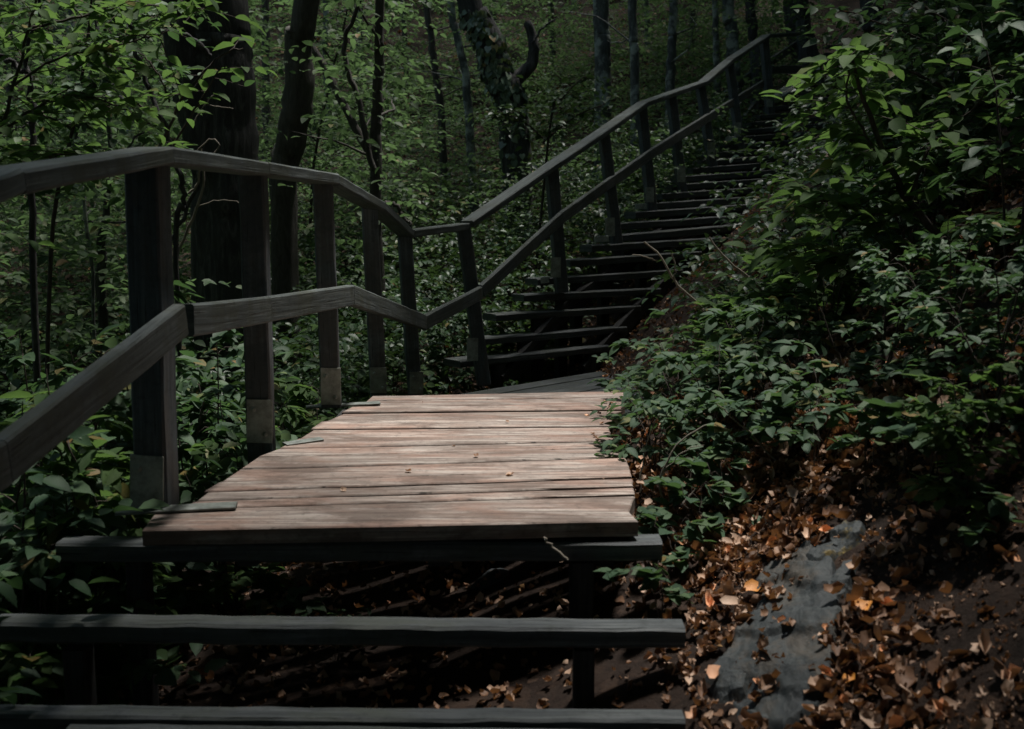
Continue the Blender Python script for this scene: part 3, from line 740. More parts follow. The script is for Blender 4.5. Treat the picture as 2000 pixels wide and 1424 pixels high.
# more slim trunks further up the valley side, all alike
far_trunks = [(640,150,17,11),(795,90,20,10),(700,110,22,12),(1085,120,19,12),(1120,110,24,10),(1355,100,19,12),(150,240,13,16),(20,260,14,14),(255,200,16,15),(520,180,16,16),(1270,90,20,11),(970,80,24,14),(1515,60,20,13),(110,120,22,20),(310,110,24,18)]
for k, (u, v, y, w) in enumerate(far_trunks):
    ln = random.uniform(-14, 14)
    T([(u, v+120), (u+ln*.4, v), (u+ln, v-160), (u+ln*1.2, v-260)], [w*1.15, w, w*.9, w*.85], y, 'bark_mid' if k % 2 else 'bark_pale', 'slender_tree', 'slender far tree rising out of the green valley side', seed=40+k,
      group='slender trees on the far valley side', side_branches=3)

# pale broken twigs hanging at the rail in front of the big tree
def twig(name, label, paths, y, mat, cat='twig', group=None, dd=0):
    tb = []; base = py(paths[0][0][0][0], paths[0][0][0][1], y)
    for (px, w0, w1) in paths:
        P = smooth_path([py(u, v, y + dd*i) for i, (u, v) in enumerate(px)], 14, .002, len(px)); tb.append(tube(P - base, np.linspace(w0, w1, 14)/2/F*y, 6))
    V, f = join_tubes(tb); o = link(name, tri_mesh(name, V, f, True), M[mat]); o.location = tuple(base)
    return tag(o, label, cat, group)
twig('broken_twig', 'pale forked dead twig hanging between the first two landing posts', [([(345,500),(370,440),(392,385),(398,340),(392,290)], 6, 4), ([(368,378),(385,360),(390,330)], 5, 4), ([(385,296),(410,272),(428,282),(418,300)], 3, 3),
     ([(385,405),(420,392),(460,393),(470,398)], 2.5, 2), ([(378,240),(400,205),(418,185)], 3, 2), ([(405,205),(440,210),(455,213)], 2.5, 2)], 5.6, 'twig_pale')
twig('bare_shoot', 'pale bare forked shoot sticking up in front of the lower stair treads', [([(1392,640),(1370,600),(1322,555),(1310,535),(1290,500),(1258,472)], 6, 3.5), ([(1284,510),(1262,502),(1235,498)], 3.5, 2), ([(1317,548),(1318,520),(1312,495)], 3, 2.5), ([(1420,690),(1395,640),(1360,590)], 6,5)], 4.2, 'twig_pale', 'shoot')
twig('bare_shoot', 'single pale bare shoot rising against the shaded stair treads', [([(1500,580),(1460,540),(1430,515),(1405,490),(1385,463)], 5.5, 3.5)], 4.4, 'twig_pale', 'shoot')
twig('fallen_stick', 'short pale stick leaning on the front beam of the deck', [([(1062,1050),(1082,1072),(1108,1094)], 5, 6)], 2.49, 'twig_pale', 'stick')
# the leafy bank's main stems

def stem_sapling(name, label, paths, y, lsize, nl, mat, seed, every=2, slen=(.2,.4), az_bias=None, cat='sapling', dd=0.0, spn=2, tpl=FULL, barkm='twig', start=.15, group=None):
    """sapling whose stems follow measured paths, with leafy twigs along them"""
    rg = np.random.default_rng(seed); tb = []; OO = []; AA = []
    base = py(paths[0][0][0][0], paths[0][0][0][1], y); base[2] = min(base[2], g1(base[0], base[1]) - .03)
    for pi, (px, w0, w1) in enumerate(paths):
        P = [py(u, v, y + dd*i) for i, (u, v) in enumerate(px)]
        if pi == 0: P[0] = base
        Q = smooth_path(P, 22, .003, seed+pi); tb.append(tube(Q - base, np.linspace(w0, w1, 22)/2/F*y, 7, seed=seed, rough=.05))
        for k in range(int(22*start), 22, every):
            for _ in range(spn):
                az = rg.uniform(0, 2*math.pi) if az_bias is None or rg.random() < .4 else az_bias + rg.normal(0, .7)
                OO.append(Q[k]); AA.append(az)
    O = np.array(OO); A = np.array(AA); Ln = rg.uniform(*slen, len(O))
    P, D, U, sz, pts = sprays(O, A, Ln, nl, lsize, rg, tilt=.3)
    for i in range(len(O)): tb.append(tube(np.concatenate([O[i:i+1], pts[i][::2]]) - base, np.linspace(.0028, .0012, 1+len(pts[i][::2])), 3))
    V, Tt = leaves(P - base, D, U, sz, tpl); sv, sf = join_tubes(tb)
    r = empty(name, tuple(base), label, cat, group)
    link('stem', tri_mesh('stem', sv, sf, True), M[barkm], r); link('foliage', tri_mesh('foliage', V, Tt), M[mat], r)
    return r

PI = math.pi
stem_sapling('branching_sapling', 'tall sapling with a dark slanting forked stem on the right bank above the stairs',
   [([(2010,800),(1945,640),(1880,510),(1790,410),(1735,320),(1700,225),(1672,150),(1665,112)], 20, 5), ([(1775,395),(1810,300),(1870,240),(1960,150)], 8, 3), ([(1880,515),(1960,440),(2040,400)], 9, 4),
    ([(1735,330),(1690,260),(1655,190),(1668,110),(1745,70)], 6, 2.5), ([(1800,420),(1720,420),(1650,400),(1590,385)], 6, 2), ([(1840,470),(1760,500),(1660,500),(1570,480)], 6, 2)],
   3.7, .092, 5, 'leaf_bright', 61, slen=(.12,.30), az_bias=PI*1.05, spn=2)
stem_sapling('overhanging_sapling', 'leafy sapling filling the upper right corner above the dark thicket',
   [([(2120,620),(2060,400),(1990,220),(1900,90),(1800,10),(1700,-40)], 14, 4), ([(1990,220),(1900,200),(1800,150),(1700,120)], 7, 3), ([(2040,330),(1960,300),(1880,300)], 6, 3), ([(1900,90),(1850,100),(1760,60),(1640,20)], 6, 2.5)],
   4.6, .075, 6, 'leaf_near', 62, slen=(.2,.4), az_bias=PI)
stem_sapling('drooping_sapling', 'sapling whose long leafy twigs reach left over the edge of the staircase',
   [([(1850,720),(1760,600),(1660,540),(1570,505),(1530,480)], 10, 3), ([(1760,600),(1650,580),(1560,575),(1500,590)], 6, 2.5), ([(1800,650),(1700,640),(1580,650),(1480,680)], 6, 2.5), ([(1700,560),(1640,450),(1590,380),(1560,370)], 6, 2)],
   4.3, .088, 5, 'leaf_bright', 63, slen=(.12,.28), az_bias=PI)
stem_sapling('beech_sapling', 'leafy sapling hanging over the upper left corner above the top rail',
   [([(-60,760),(-20,420),(20,200),(60,40),(80,-60)], 10, 4), ([(0,260),(90,200),(180,190),(270,230)], 6, 2), ([(20,170),(120,110),(230,90),(330,60)], 6, 2), ([(40,60),(160,30),(280,10),(400,20)], 6, 2), ([(-20,350),(60,320),(140,300),(230,320)], 5, 2)],
   3.6, .075, 6, 'leaf_bright', 64, slen=(.16,.36))
stem_sapling('beech_sapling', 'leafy sapling whose pale topmost spray crosses the massive dark trunk',
   [([(230,700),(290,420),(330,250),(380,160),(430,110),(475,95)], 7, 2.5), ([(300,350),(370,230),(420,150),(440,130)], 5, 2), ([(320,240),(260,200),(190,190)], 5, 2), ([(330,200),(300,130),(240,80)], 4, 2)],
   4.4, .09, 4, 'leaf_bright', 65, every=4, slen=(.12,.28), spn=1, start=.35)
stem_sapling('beech_sapling', 'spreading sapling with level leaf layers behind the left top rail',
   [([(60,720),(100,480),(140,260),(170,90),(180,-40)], 9, 4), ([(120,340),(220,300),(330,320)], 5, 2), ([(140,250),(60,220),(-30,230)], 5, 2), ([(150,180),(250,140),(340,150)], 5, 2), ([(165,100),(260,60),(360,10)], 5, 2), ([(120,330),(50,350),(-20,380)], 5, 2)],
   5.4, .08, 7, 'leaf_near', 66, slen=(.2,.45))
stem_sapling('hazel_sapling', 'sapling with broad leaves leaning out beside the slim forked tree',
   [([(600,560),(610,350),(640,180),(670,60),(690,-40)], 7, 3), ([(620,280),(560,210),(520,190)], 4, 2), ([(640,200),(700,140),(780,120)], 4, 2), ([(650,120),(600,60),(540,30)], 4, 2)],
   10.2, .08, 6, 'leaf_far', 67, slen=(.3,.7))
stem_sapling('mid_sapling', 'sapling with pale glinting leaf sprays right of the ivy covered trunk',
   [([(1040,330),(1075,240),(1100,190),(1140,150)], 6, 2), ([(1060,280),(1120,230),(1190,200)], 4, 2), ([(1060,270),(1000,220),(960,230)], 4, 2)],
   9.4, .075, 6, 'leaf_gloss', 68, slen=(.2,.5), spn=3)

SHRUBS['tall'] = make_shrub(1, 1.45, .42, 4, 8, .092, 5, 'leaf_near')
SHRUBS['tall2'] = make_shrub(2, 1.25, .45, 5, 7, .10, 7, 'leaf_bright', NARROW)
SHRUBS['mid'] = make_shrub(3, .85, .42, 5, 7, .072, 6, 'leaf_near')
SHRUBS['mid2'] = make_shrub(4, .7, .38, 5, 5, .078, 5, 'leaf_bright', ROUND)
SHRUBS['low'] = make_shrub(5, .34, .3, 4, 3, .052, 5, 'leaf_blue', FULL, low=.3, stem_r=.003)
SHRUBS['seedling'] = make_shrub(6, .22, .20, 3, 2, .05, 3, 'leaf_blue', HEART, low=.4, stem_r=.0025)
SHRUBS['gloss'] = make_shrub(7, 1.1, .55, 6, 8, .06, 9, 'leaf_gloss', FULL)
SHRUBS['gloss2'] = make_shrub(8, .8, .5, 6, 7, .055, 9, 'leaf_gloss', FULL)
SHRUBS['fern'] = make_shrub(9, .55, .3, 4, 5, .07, 6, 'leaf_bright', ROUND)
def pl(kind, u, y, label, **k):
    x = (u - 1000)/F*y
    rz = rng.uniform(0, 6.28); sc = k.pop('sc', 1.0)
    return plant(kind, x, y, label, rz=rz, sc=sc, **k)
# left of the landing
pl('tall', -60, 2.6, 'broad leaved shrub at the left frame edge below the sloping lower rail', sc=.85)
pl('tall2', 120, 2.9, 'bright leaved shrub filling the gap under the sloping lower rail', sc=.95)
pl('tall', 215, 3.3, 'tall leafy shrub just left of the nearest handrail post')
pl('tall2', -40, 3.5, 'leafy shrub rising between the two rails at the left frame side', sc=1.1)
pl('tall', 95, 4.2, 'tall shrub behind the thin black sapling stem', sc=1.05)
pl('mid', -60, 2.75, 'dark leafy shrub left of the end of the front beam', sc=.9)
pl('mid2', 150, 2.95, 'drooping shrub just above the left end of the front beam', sc=.9)
pl('mid', 60, 2.62, 'shrub with pale leaves in the lower left corner under the second step', sc=.8)
pl('mid2', -90, 2.4, 'small shrub in the lower left corner beside the lowest step', sc=.8)
pl('tall', 400, 3.9, 'leafy shrub between the first and second landing posts', sc=.85)
pl('mid2', 430, 3.3, 'low bright shrub crowding the deck edge behind the first post', sc=.8)
pl('mid', 350, 3.6, 'leafy shrub immediately behind the tallest nearest post')
pl('tall2', 560, 4.9, 'shrub with hanging leaves between the second and third landing posts', sc=.8)
pl('mid2', 575, 4.15, 'small shrub hugging the foot of the bright third post', sc=.75)
pl('mid', 690, 5.6, 'dim leafy shrub between the third and fourth landing posts', sc=.8)
pl('mid2', 775, 6.4, 'yellow green shrub glimpsed between the fourth and fifth landing posts', sc=.95)
pl('mid', 870, 7.0, 'leafy shrub right of the last landing post beneath the rising lower rail', sc=.95)
pl('mid2', 1000, 8.0, 'bright shrub under the rising lower rail beside the lowest stair treads', sc=.75)
pl('fern', 980, 7.15, 'low plant poking out at the left ends of the second and third treads', sc=1.0)
pl('fern', 1065, 7.75, 'plant with pale leaves at the left ends of the fifth and sixth treads', sc=.9)
pl('mid2', 1140, 8.9, 'bright hanging shrub framed between the second and third stair posts', sc=.95)
pl('fern', 1215, 9.3, 'small bright plant framed between the third and fourth stair posts', sc=1.0)
pl('fern', 1290, 10.1, 'small plant framed between the fourth and fifth stair posts', sc=.9)
pl('low', 960, 6.75, 'small round leaved plant under the lowest stair tread', name='low_plant', cat='plant')
pl('low', 1000, 6.95, 'tiny plant in the dark gap behind the lowest stair tread', name='low_plant', cat='plant', sc=.7)
# right bank thicket
RB = [('tall',1960,3.3,'dense shrub at the right frame edge below the slanting stem',.8),('tall2',1800,4.9,'yellow green shrub in the middle of the right thicket',.85),
 ('tall',1830,5.4,'tall shrub behind the slanting forked stem',.95),('tall',2010,4.6,'tall dark shrub at the right frame edge behind the slanting stem',1.1),('mid',1690,4.9,'leafy shrub leaning over the middle stair treads',.85),
 ('mid',1760,6.2,'shrub brushing the right ends of the upper middle treads',.95),('mid',1800,7.2,'shaded shrub beside the upper part of the long staircase',1.1),('tall',1900,7.2,'dim tall shrub halfway back in the right thicket',1.0),
 ('tall',2010,6.6,'dim tall shrub far back at the right frame edge',1.2),('mid',1850,9.2,'dark shrub hiding the right ends of the highest treads',.8),('tall',1880,9.6,'dark shrub under the black trees of the right hand thicket',1.0),
 ('tall',1980,9.4,'dark shrub filling the gap right of the two black trees',1.2),('mid',1780,4.0,'leafy shrub under the fork of the slanting stem',.75),('mid2',1530,4.6,'bright shrub at the right end of the lowest stair treads',.7),
 ('mid2',1410,4.35,'low bright shrub beside the bare forked shoot',.55),('mid2',1620,3.9,'bright shrub above the sunlit litter, left of the slanting stem',.7),('mid',1860,2.9,'dark broad leaved shrub above the rock on the right',.6),
 ('mid2',1650,5.6,'shrub peeping over the right ends of the lower middle treads',.75),
 ('mid',1960,2.55,'black shaded shrub hanging over the soil at the right frame edge',.6),('mid',1730,3.2,'dark shrub crowding down toward the largest toothed leaf',.55),('mid2',1900,2.35,'dark drooping shrub over the bare soil at the lower right',.5)]
for k_, u, y, lab, sc in RB: pl(k_, u, y, lab, sc=sc)
LOWP = [(1262,3.9,'low','round leaved plant at the notch in the right edge of the deck',.9),(1290,3.35,'low','pale leaved plant spilling over the right deck edge in the middle',1.0),(1330,3.75,'low','round leaved plant just right of the deck notch',1.1),
 (1345,3.0,'seedling','heart leaved seedling in the litter right of the deck corner',1.1),(1400,3.4,'low','round leaved plant amid pale litter in the middle of the bank',1.1),(1440,3.05,'seedling','heart leaved seedling beside the pile of lit dead leaves',1.1),
 (1375,2.75,'seedling','dark seedling low on the bank above the rock slab',1.0),(1480,3.6,'low','leafy low plant below the bright shrub on the bank',1.2),(1300,4.5,'low','low plant at the far right corner of the sunlit deck',1.1),
 (1370,4.3,'low','low plant below the foot of the bare forked shoot',1.2),(1450,4.1,'fern','bushy plant midway up the bank above the litter',.8),(1560,3.4,'low','low plant under the slanting stem, above the lit litter pile',1.1),
 (1325,2.62,'seedling','small seedling beside the right end of the front beam',.9),(1250,4.75,'low','low plant at the edge between the two plank landings',1.0),(1640,3.1,'seedling','broad heart leaved seedling above the lichen covered rock',1.1),
 (1235,2.9,'seedling','tiny seedling tucked under the right edge of the deck',.7),(1420,3.75,'fern','bright plant on the bank left of the drooping sapling',.6),(1790,2.6,'seedling','dark broad leaved seedling on the soil right of the rock',1.1)]
LOWP += [(1500,3.25,'low','low plant with small pale leaves at the top of the lit litter pile',.9),(1560,3.0,'seedling','seedling standing among twigs on the litter pile',1.1),(1610,2.85,'low','dim low plant at the right side of the litter pile',.9),
 (1420,2.85,'seedling','seedling with drooping leaves left of the litter pile',1.0),(1350,3.3,'low','low plant with glinting leaves in the sunlit litter beside the middle deck boards',.8),(1310,2.45,'seedling','shaded seedling just right of the second front tread',.8),
 (1700,2.75,'seedling','black shaded seedling between the lichen rock and the toothed leaf',1.0),(1860,2.45,'seedling','shaded seedling on the soil slope under the dark drooping shrub',1.1),(1930,2.2,'seedling','lone dim seedling low on the bare soil at the right edge',.8)]
for u, y, k_, lab, sc in LOWP: pl(k_, u, y, lab, sc=sc, name='low_plant', cat='plant')
for u, y, k_, lab, sc in [(520,2.95,'seedling','dim seedling in the dark under the left part of the deck',.8),(640,2.75,'low','dim low plant under the middle of the deck',.5),(310,2.2,'seedling','dim heart leaved seedling in the dark beneath the second step',1.0)]:
    pl(k_, u, y, lab, sc=sc, name='low_plant', cat='plant')

# big shaded leaves hanging in front of the bank
def big_leaf(u, v, y, s, az, el, label):
    p = py(u, v, y); d = np.array([[math.cos(az)*math.cos(el), math.sin(az)*math.cos(el), math.sin(el)]])
    V, Tt = leaves(np.zeros((1,3)), d, np.array([[.1,-.5,1.]]), s, tpl_full(.34, .06, .15))
    o = link('broad_leaf', tri_mesh('broad_leaf', V, Tt, True), M['leaf_blue']); o.location = tuple(p - d[0]*s*.5); return tag(o, label, 'leaf')
for a in [(1750,815,2.9,.22,.1,-.15,'largest toothed dark green leaf in front of the right thicket'),(1770,930,2.8,.15,.9,.25,'narrow dark green leaf pointing up beside the largest toothed leaf'),
          (1480,1020,2.75,.062,-1.4,-.5,'small pale heart shaped leaf low on the litter bank'),(1840,1110,2.5,.11,-.9,-.3,'black shaded leaf hanging over the soil right of the lichen rock')]: big_leaf(*a)

# ivy leaves on the leaning trunk
def ivy_leaves():
    rg = np.random.default_rng(5); n = 520; t = rg.integers(0, 30, n); P = Qi[t] + (Qi[np.minimum(t+1, 45)] - Qi[t])*rg.random((n,1))
    a = rg.uniform(-PI*.95, PI*.05, n); rad = np.array([ri[k] for k in t]) * 1.02
    nrm = np.stack([np.cos(a), np.sin(a), np.zeros(n)], 1)
    D = np.stack([rg.normal(0,.5,n), rg.normal(0,.3,n), -np.ones(n)], 1)
    V, Tt = leaves(P + nrm*(rad[:,None]+.01), D, nrm + rg.normal(0,.25,(n,3)), rg.uniform(.05,.09,n), HEART)
    link('ivy', tri_mesh('ivy', V - np.array(ivy.location), Tt), M['leaf_ivy'], ivy)
ivy_leaves()

# ------------------------------------------------------------------ uncountable masses
def mass(name, label, cat, XY, H0, H1, lsize, nl, length, mat, seed, tpl=FULL, tilt=.3, grow=0, twigs=True, upj=.35):
    rg = np.random.default_rng(seed); n = len(XY)
    z = gh(XY[:,0], XY[:,1]) + H0 + (H1-H0)*rg.random(n)**1.2
    O = np.column_stack([XY, z]); A = rg.uniform(0, 2*PI, n)
    P, D, U, s, pts = sprays(O, A, length*rg.uniform(.6,1.3,n), nl, lsize, rg, tilt=tilt, up_jit=upj)
    if grow: s = s*(1 + grow*np.maximum(0, P[:,1]-12))
    V, Tt = leaves(P, D, U, s, tpl)
    o = link(name, tri_mesh(name, V, Tt), M[mat]); return tag(o, label, cat, kind='stuff')
def in_stairs(x, y):
    # keep growth off the walkway and out of its air space
    xl = np.interp(y, [0,2.6,4.6,6.3,7.4,8.6,10.4,12.6,16], [-1.05,-.98,-.95,-.62,.15,.95,2.05,3.2,5.0])
    xr = np.interp(y, [0,2.6,4.6,6.3,7.4,8.6,10.4,12.6,16], [.62,.5,.62,1.1,1.9,2.75,3.8,5.0,6.8])
    return (x > xl - .05) & (x < xr)
rg0 = np.random.default_rng(12)
def scatter(n, x0, x1, y0, y1, rg=rg0, keep=True):
    x = rg.uniform(x0, x1, n); y = rg.uniform(y0, y1, n)
    k = ~in_stairs(x, y) if keep else np.ones(n, bool)
    return np.column_stack([x[k], y[k]])
mass('undergrowth', 'dense small leaved glossy undergrowth covering the valley behind the handrail', 'undergrowth', scatter(6800, -3.2, 3.4, 5.2, 12), .05, .95, .062, 8, .3, 'leaf_gloss', 31)
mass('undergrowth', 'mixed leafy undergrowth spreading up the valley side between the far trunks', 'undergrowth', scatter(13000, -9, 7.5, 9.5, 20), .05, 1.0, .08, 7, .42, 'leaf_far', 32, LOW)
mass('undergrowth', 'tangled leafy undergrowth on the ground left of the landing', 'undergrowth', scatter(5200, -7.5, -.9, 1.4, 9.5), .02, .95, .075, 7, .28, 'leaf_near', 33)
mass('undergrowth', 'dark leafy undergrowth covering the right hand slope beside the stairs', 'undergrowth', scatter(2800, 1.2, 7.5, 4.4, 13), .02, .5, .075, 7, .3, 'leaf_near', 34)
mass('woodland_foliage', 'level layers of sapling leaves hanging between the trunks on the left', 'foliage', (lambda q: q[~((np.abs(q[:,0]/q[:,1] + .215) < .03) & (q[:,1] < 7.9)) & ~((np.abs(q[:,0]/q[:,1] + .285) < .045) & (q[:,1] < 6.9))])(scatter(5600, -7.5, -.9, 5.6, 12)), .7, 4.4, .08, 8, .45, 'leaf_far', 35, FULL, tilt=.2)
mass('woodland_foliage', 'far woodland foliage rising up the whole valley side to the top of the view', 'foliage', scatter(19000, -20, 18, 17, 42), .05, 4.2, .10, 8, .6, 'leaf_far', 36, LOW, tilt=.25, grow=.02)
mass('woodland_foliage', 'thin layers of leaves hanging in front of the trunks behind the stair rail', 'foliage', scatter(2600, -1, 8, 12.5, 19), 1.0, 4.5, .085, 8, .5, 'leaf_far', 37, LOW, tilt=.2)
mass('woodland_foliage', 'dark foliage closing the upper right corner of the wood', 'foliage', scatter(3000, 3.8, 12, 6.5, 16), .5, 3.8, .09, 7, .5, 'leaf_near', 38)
# unseen foliage added behind and beside the viewer to block low sky light
def ring():
    rg = np.random.default_rng(3); n = 15000; a = rg.uniform(PI*.93, PI*2.07, n); r = rg.uniform(5.5, 20, n)
    return np.column_stack([np.cos(a)*r, np.sin(a)*r + 1])
mass('woodland_foliage', 'unseen leafy wood behind the viewer, added to keep low sky light off the path', 'foliage', ring(), .0, 9.5, .3, 6, 1.2, 'leaf_far', 39, LOW)
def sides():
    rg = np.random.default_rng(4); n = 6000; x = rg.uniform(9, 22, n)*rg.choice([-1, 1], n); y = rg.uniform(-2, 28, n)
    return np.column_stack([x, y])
mass('woodland_foliage', 'unseen leafy wood on both flanks, added to block sky light from the sides', 'foliage', sides(), .0, 9.0, .26, 6, 1.1, 'leaf_far', 40, LOW)

# unseen crowns overhead: put in to shade, with gaps shaped to light the planks
SUN = np.array([.16, .20, 1.0]); SUN /= np.linalg.norm(SUN)
def canopy():
    rg = np.random.default_rng(8); n = 47500
    x = rg.uniform(-26, 26, n); y = rg.uniform(-18, 42, n)
    x[:12000] = rg.uniform(-7, 7, 12000); y[:12000] = rg.uniform(-9, 3, 12000)  # extra layer over the viewer to keep the front steps dark
    x[12000:13500] = rg.uniform(3.5, 10, 1500); y[12000:13500] = rg.uniform(3, 18, 1500); h = rg.uniform(7.0, 11.5, n)  # thickened on the right to darken the thicket
    z = np.maximum(gh(x, y)*.9, -1.5) + h
    O = np.column_stack([x, y, z])
    q = O - SUN[None, :]*((z - 0.0)/SUN[2])[:, None]
    cl = np.sin(x*.9+1)*np.sin(y*.8) + .6*np.sin(x*2.1+y*1.3) + .5*np.sin(y*2.7-x*.7+2)
    d1 = np.hypot((q[:,0] - .02)/1.36, (q[:,1] - 3.85)/1.35)
    keep = (d1 > 1.0 + .22*np.sin(7*np.arctan2(q[:,1]-3.9, q[:,0]-.1))) | (rg.random(n) < .08)
    d2 = np.hypot((q[:,0] - .95)/.9, (q[:,1] - 3.1)/1.7); keep &= (d2 > 1) | (rg.random(n) < .38)  # thinned lobe to let sun onto the bank
    d3 = np.hypot((q[:,0] - .78)/.42, (q[:,1] - 2.55)/.5); keep &= (d3 > 1) | (rg.random(n) < .12)
    d4 = np.hypot((q[:,0] + 1.9)/.9, (q[:,1] - 3.0)/1.5); keep &= (d4 > 1) | (rg.random(n) < .22)  # thinned lobe to brighten the left shrubs
    d5 = np.hypot((q[:,0] - 2.3)/1.2, (q[:,1] - 8.7)/2.6); keep &= (d5 > 1) | (rg.random(n) < .6)
    near = np.clip((2.6 - y)/2, 0, 1)*(np.abs(x) < 9)
    thr = 1.15 + 2*near + 1.2*np.clip((q[:,0]-1.2)/1.2, 0, 1) - .85*np.clip((y-5)/4, 0, 1)*np.clip((4.5-x)/4, 0, 1)
    thr -= 1.1*np.clip((-.9-q[:,0])/.5, 0, 1)*np.clip((q[:,1]-1.6)/.8, 0, 1)*np.clip((9-q[:,1])/2, 0, 1)
    thr -= .9*np.clip((-1.2-x)/1.5, 0, 1)*np.clip((y+.5)/1.5, 0, 1)*np.clip((10-y)/3, 0, 1)
    keep &= (cl < thr)
    O = O[keep]; A = rg.uniform(0, 2*PI, len(O))
    P, D, U, s, pts = sprays(O, A, .9*rg.uniform(.6,1.3,len(O)), 8, .26, rg, tilt=.2)
    V, Tt = leaves(P, D, U, s, LOW)
    o = link('shade_canopy', tri_mesh('shade_canopy', V, Tt), M['leaf_far']); tag(o, 'unseen leafy canopy high over the path, shaped to shade it and light the deck', 'canopy', kind='stuff')
CAN_T = 1.15
canopy()

SLABP = [[(1375,1330),(1425,1250),(1470,1200),(1462,1155),(1500,1105),(1550,1085),(1600,1075),(1640,1100),(1640,1150),(1655,1190),(1636,1260),(1630,1330),(1600,1395),(1530,1440),(1430,1420)],
  [(1560,1105),(1600,1060),(1650,1020),(1700,1030),(1690,1060),(1630,1105),(1590,1125)],
  [(1600,1165),(1635,1110),(1690,1080),(1680,1130),(1660,1175),(1620,1190)]]
SLABS = [np.array([hit(u, v)[:2] for u, v in P_]) for P_ in SLABP]
def litter():
    rg = np.random.default_rng(21)
    def lay(n, x0, x1, y0, y1, s0, s1, name, label, dens=None, pile=.02):
        x = rg.uniform(x0, x1, n); y = rg.uniform(y0, y1, n)
        if dens is not None: k = rg.random(n) < dens(x, y); x, y = x[k], y[k]
        for G in SLABS:
            ins = np.zeros(len(x), bool); m_ = len(G)
            for i in range(m_):
                a_, b_ = G[i], G[(i+1) % m_]; ins ^= ((a_[1] > y) != (b_[1] > y)) & (x < (b_[0]-a_[0])*(y-a_[1])/(b_[1]-a_[1]+1e-12)+a_[0])
            k = ~ins | (rg.random(len(x)) < .5*(np.sin(x*31+y*9)*np.sin(y*23) > .1)); x, y = x[k], y[k]
        n = len(x); z = gh(x, y) + rg.uniform(-.004, pile, n)
        e = .05; gx = (gh(x+e, y)-gh(x-e, y))/(2*e); gy = (gh(x, y+e)-gh(x, y-e))/(2*e)
        U = np.stack([-gx, -gy, np.ones(n)], 1) + rg.normal(0, .75, (n, 3))
        a = rg.uniform(0, 2*PI, n); D = np.stack([np.cos(a), np.sin(a), gx*np.cos(a)+gy*np.sin(a) + rg.normal(0,.35,n)], 1)
        Pp = np.column_stack([x,y,z]); sz = rg.uniform(s0, s1, n)*rg.choice([.6,.8,1,1.15], n); h = int(n*.35)
        V1, T1 = leaves(Pp[:h], D[:h], U[:h], sz[:h], CURL); V2, T2 = leaves(Pp[h:], D[h:], U[h:], sz[h:], ROLL)
        V = np.concatenate([V1, V2]); Tt = np.concatenate([T1, T2 + len(V1)])
        V += rg.normal(0, .0022, V.shape)
        o = link(name, tri_mesh(name, V, Tt, True), M['litter']); tag(o, label, 'leaf litter', kind='stuff')
    def pat(x, y):
        strip = np.exp(-((x - (.62 - .05*(y-3)))/.17)**2) * (y < 3.6)
        pile = np.exp(-(((x-.98)/.24)**2 + ((y-2.95)/.22)**2)) + .8*np.exp(-(((x-.66)/.12)**2 + ((y-2.5)/.4)**2))
        base = .2 - .13*np.clip((x-.74)/.12, 0, 1)*np.clip((2.9-y)/.4, 0, 1)
        return np.clip(base + .8*strip + 1.0*pile + .12*np.sin(x*7+y*3)*np.sin(y*6) + .1*np.sin(x*17+1)*np.sin(y*13), .035, 1)
    lay(42000, .34, 2.9, 1.1, 5.2, .016, .050, 'leaf_litter', 'curled brown and orange dead leaves over the bank right of the deck', pat, .03)
    lay(16000, .55, 2.9, 1.1, 3.2, .005, .013, 'leaf_litter', 'crumbs of leaf and bark on the brown soil at the lower right', None, .006)
    n = 26; x = rg.uniform(-.75, .45, n); y = rg.uniform(2.65, 4.4, n); x[:14] = rg.uniform(.30, .44, 14)
    ok = x > -.95 + (y-2.6)*.16; x, y = x[ok], y[ok]; n = len(x); a = rg.uniform(0, 2*PI, n)
    V, Tt = leaves(np.column_stack([x, y, np.full(n, .004)]), np.stack([np.cos(a), np.sin(a), np.zeros(n)], 1), np.stack([rg.normal(0,.2,n), rg.normal(0,.2,n), np.ones(n)], 1), rg.uniform(.008, .028, n), CURL)
    o = link('leaf_litter', tri_mesh('leaf_litter', V, Tt, True), M['litter']); tag(o, 'few small dead leaf bits on the sunlit planks', 'leaf litter', kind='stuff')
    lay(3000, -1.3, .5, 1.0, 4.7, .02, .04, 'leaf_litter', 'dim dead leaves on the ground beneath the deck and steps', None, .02)
    lay(3500, -.6, 2.2, 5.0, 9.0, .025, .05, 'leaf_litter', 'dead leaves in the dark gaps behind the lowest treads', None, .02)
    lay(7000, -16, 12, 8, 34, .06, .11, 'leaf_litter', 'pale dead leaves scattered over the far valley side', None, .03)
litter()
def orange_leaf(u, v, y, s, az, label):
    p = hit(u, v); d = np.array([[math.cos(az), math.sin(az), .1]]); V, Tt = leaves(np.zeros((1,3)), d, np.array([[-.3,-.35,1.]]), s, CURL)
    o = link('fallen_leaf', tri_mesh('fallen_leaf', V, Tt, True), M['orange']); o.location = (p[0], p[1], p[2] + .03); tag(o, label, 'leaf')
m, nt, out = newmat('orange_dead_leaf'); p_ = N(nt, 'ShaderNodeBsdfPrincipled', Roughness=.6); n_ = N(nt, 'ShaderNodeTexNoise', Scale=40.0)
nt.links.new(ramp(nt, n_.outputs[0], [(.35, (.35,.12,.02)), (.65, (.62,.27,.04))]), p_.inputs['Base Color']); nt.links.new(p_.outputs[0], out.inputs[0]); M['orange'] = m
orange_leaf(1660,1220,2.05,.058,.3,'single bright orange leaf lying right of the rock slab')
orange_leaf(1440,1140,2.45,.045,.2,'orange leaf on the litter left of the rock slab')
orange_leaf(1450,1178,2.4,.06,.1,'long orange leaf resting above the middle of the rock slab')
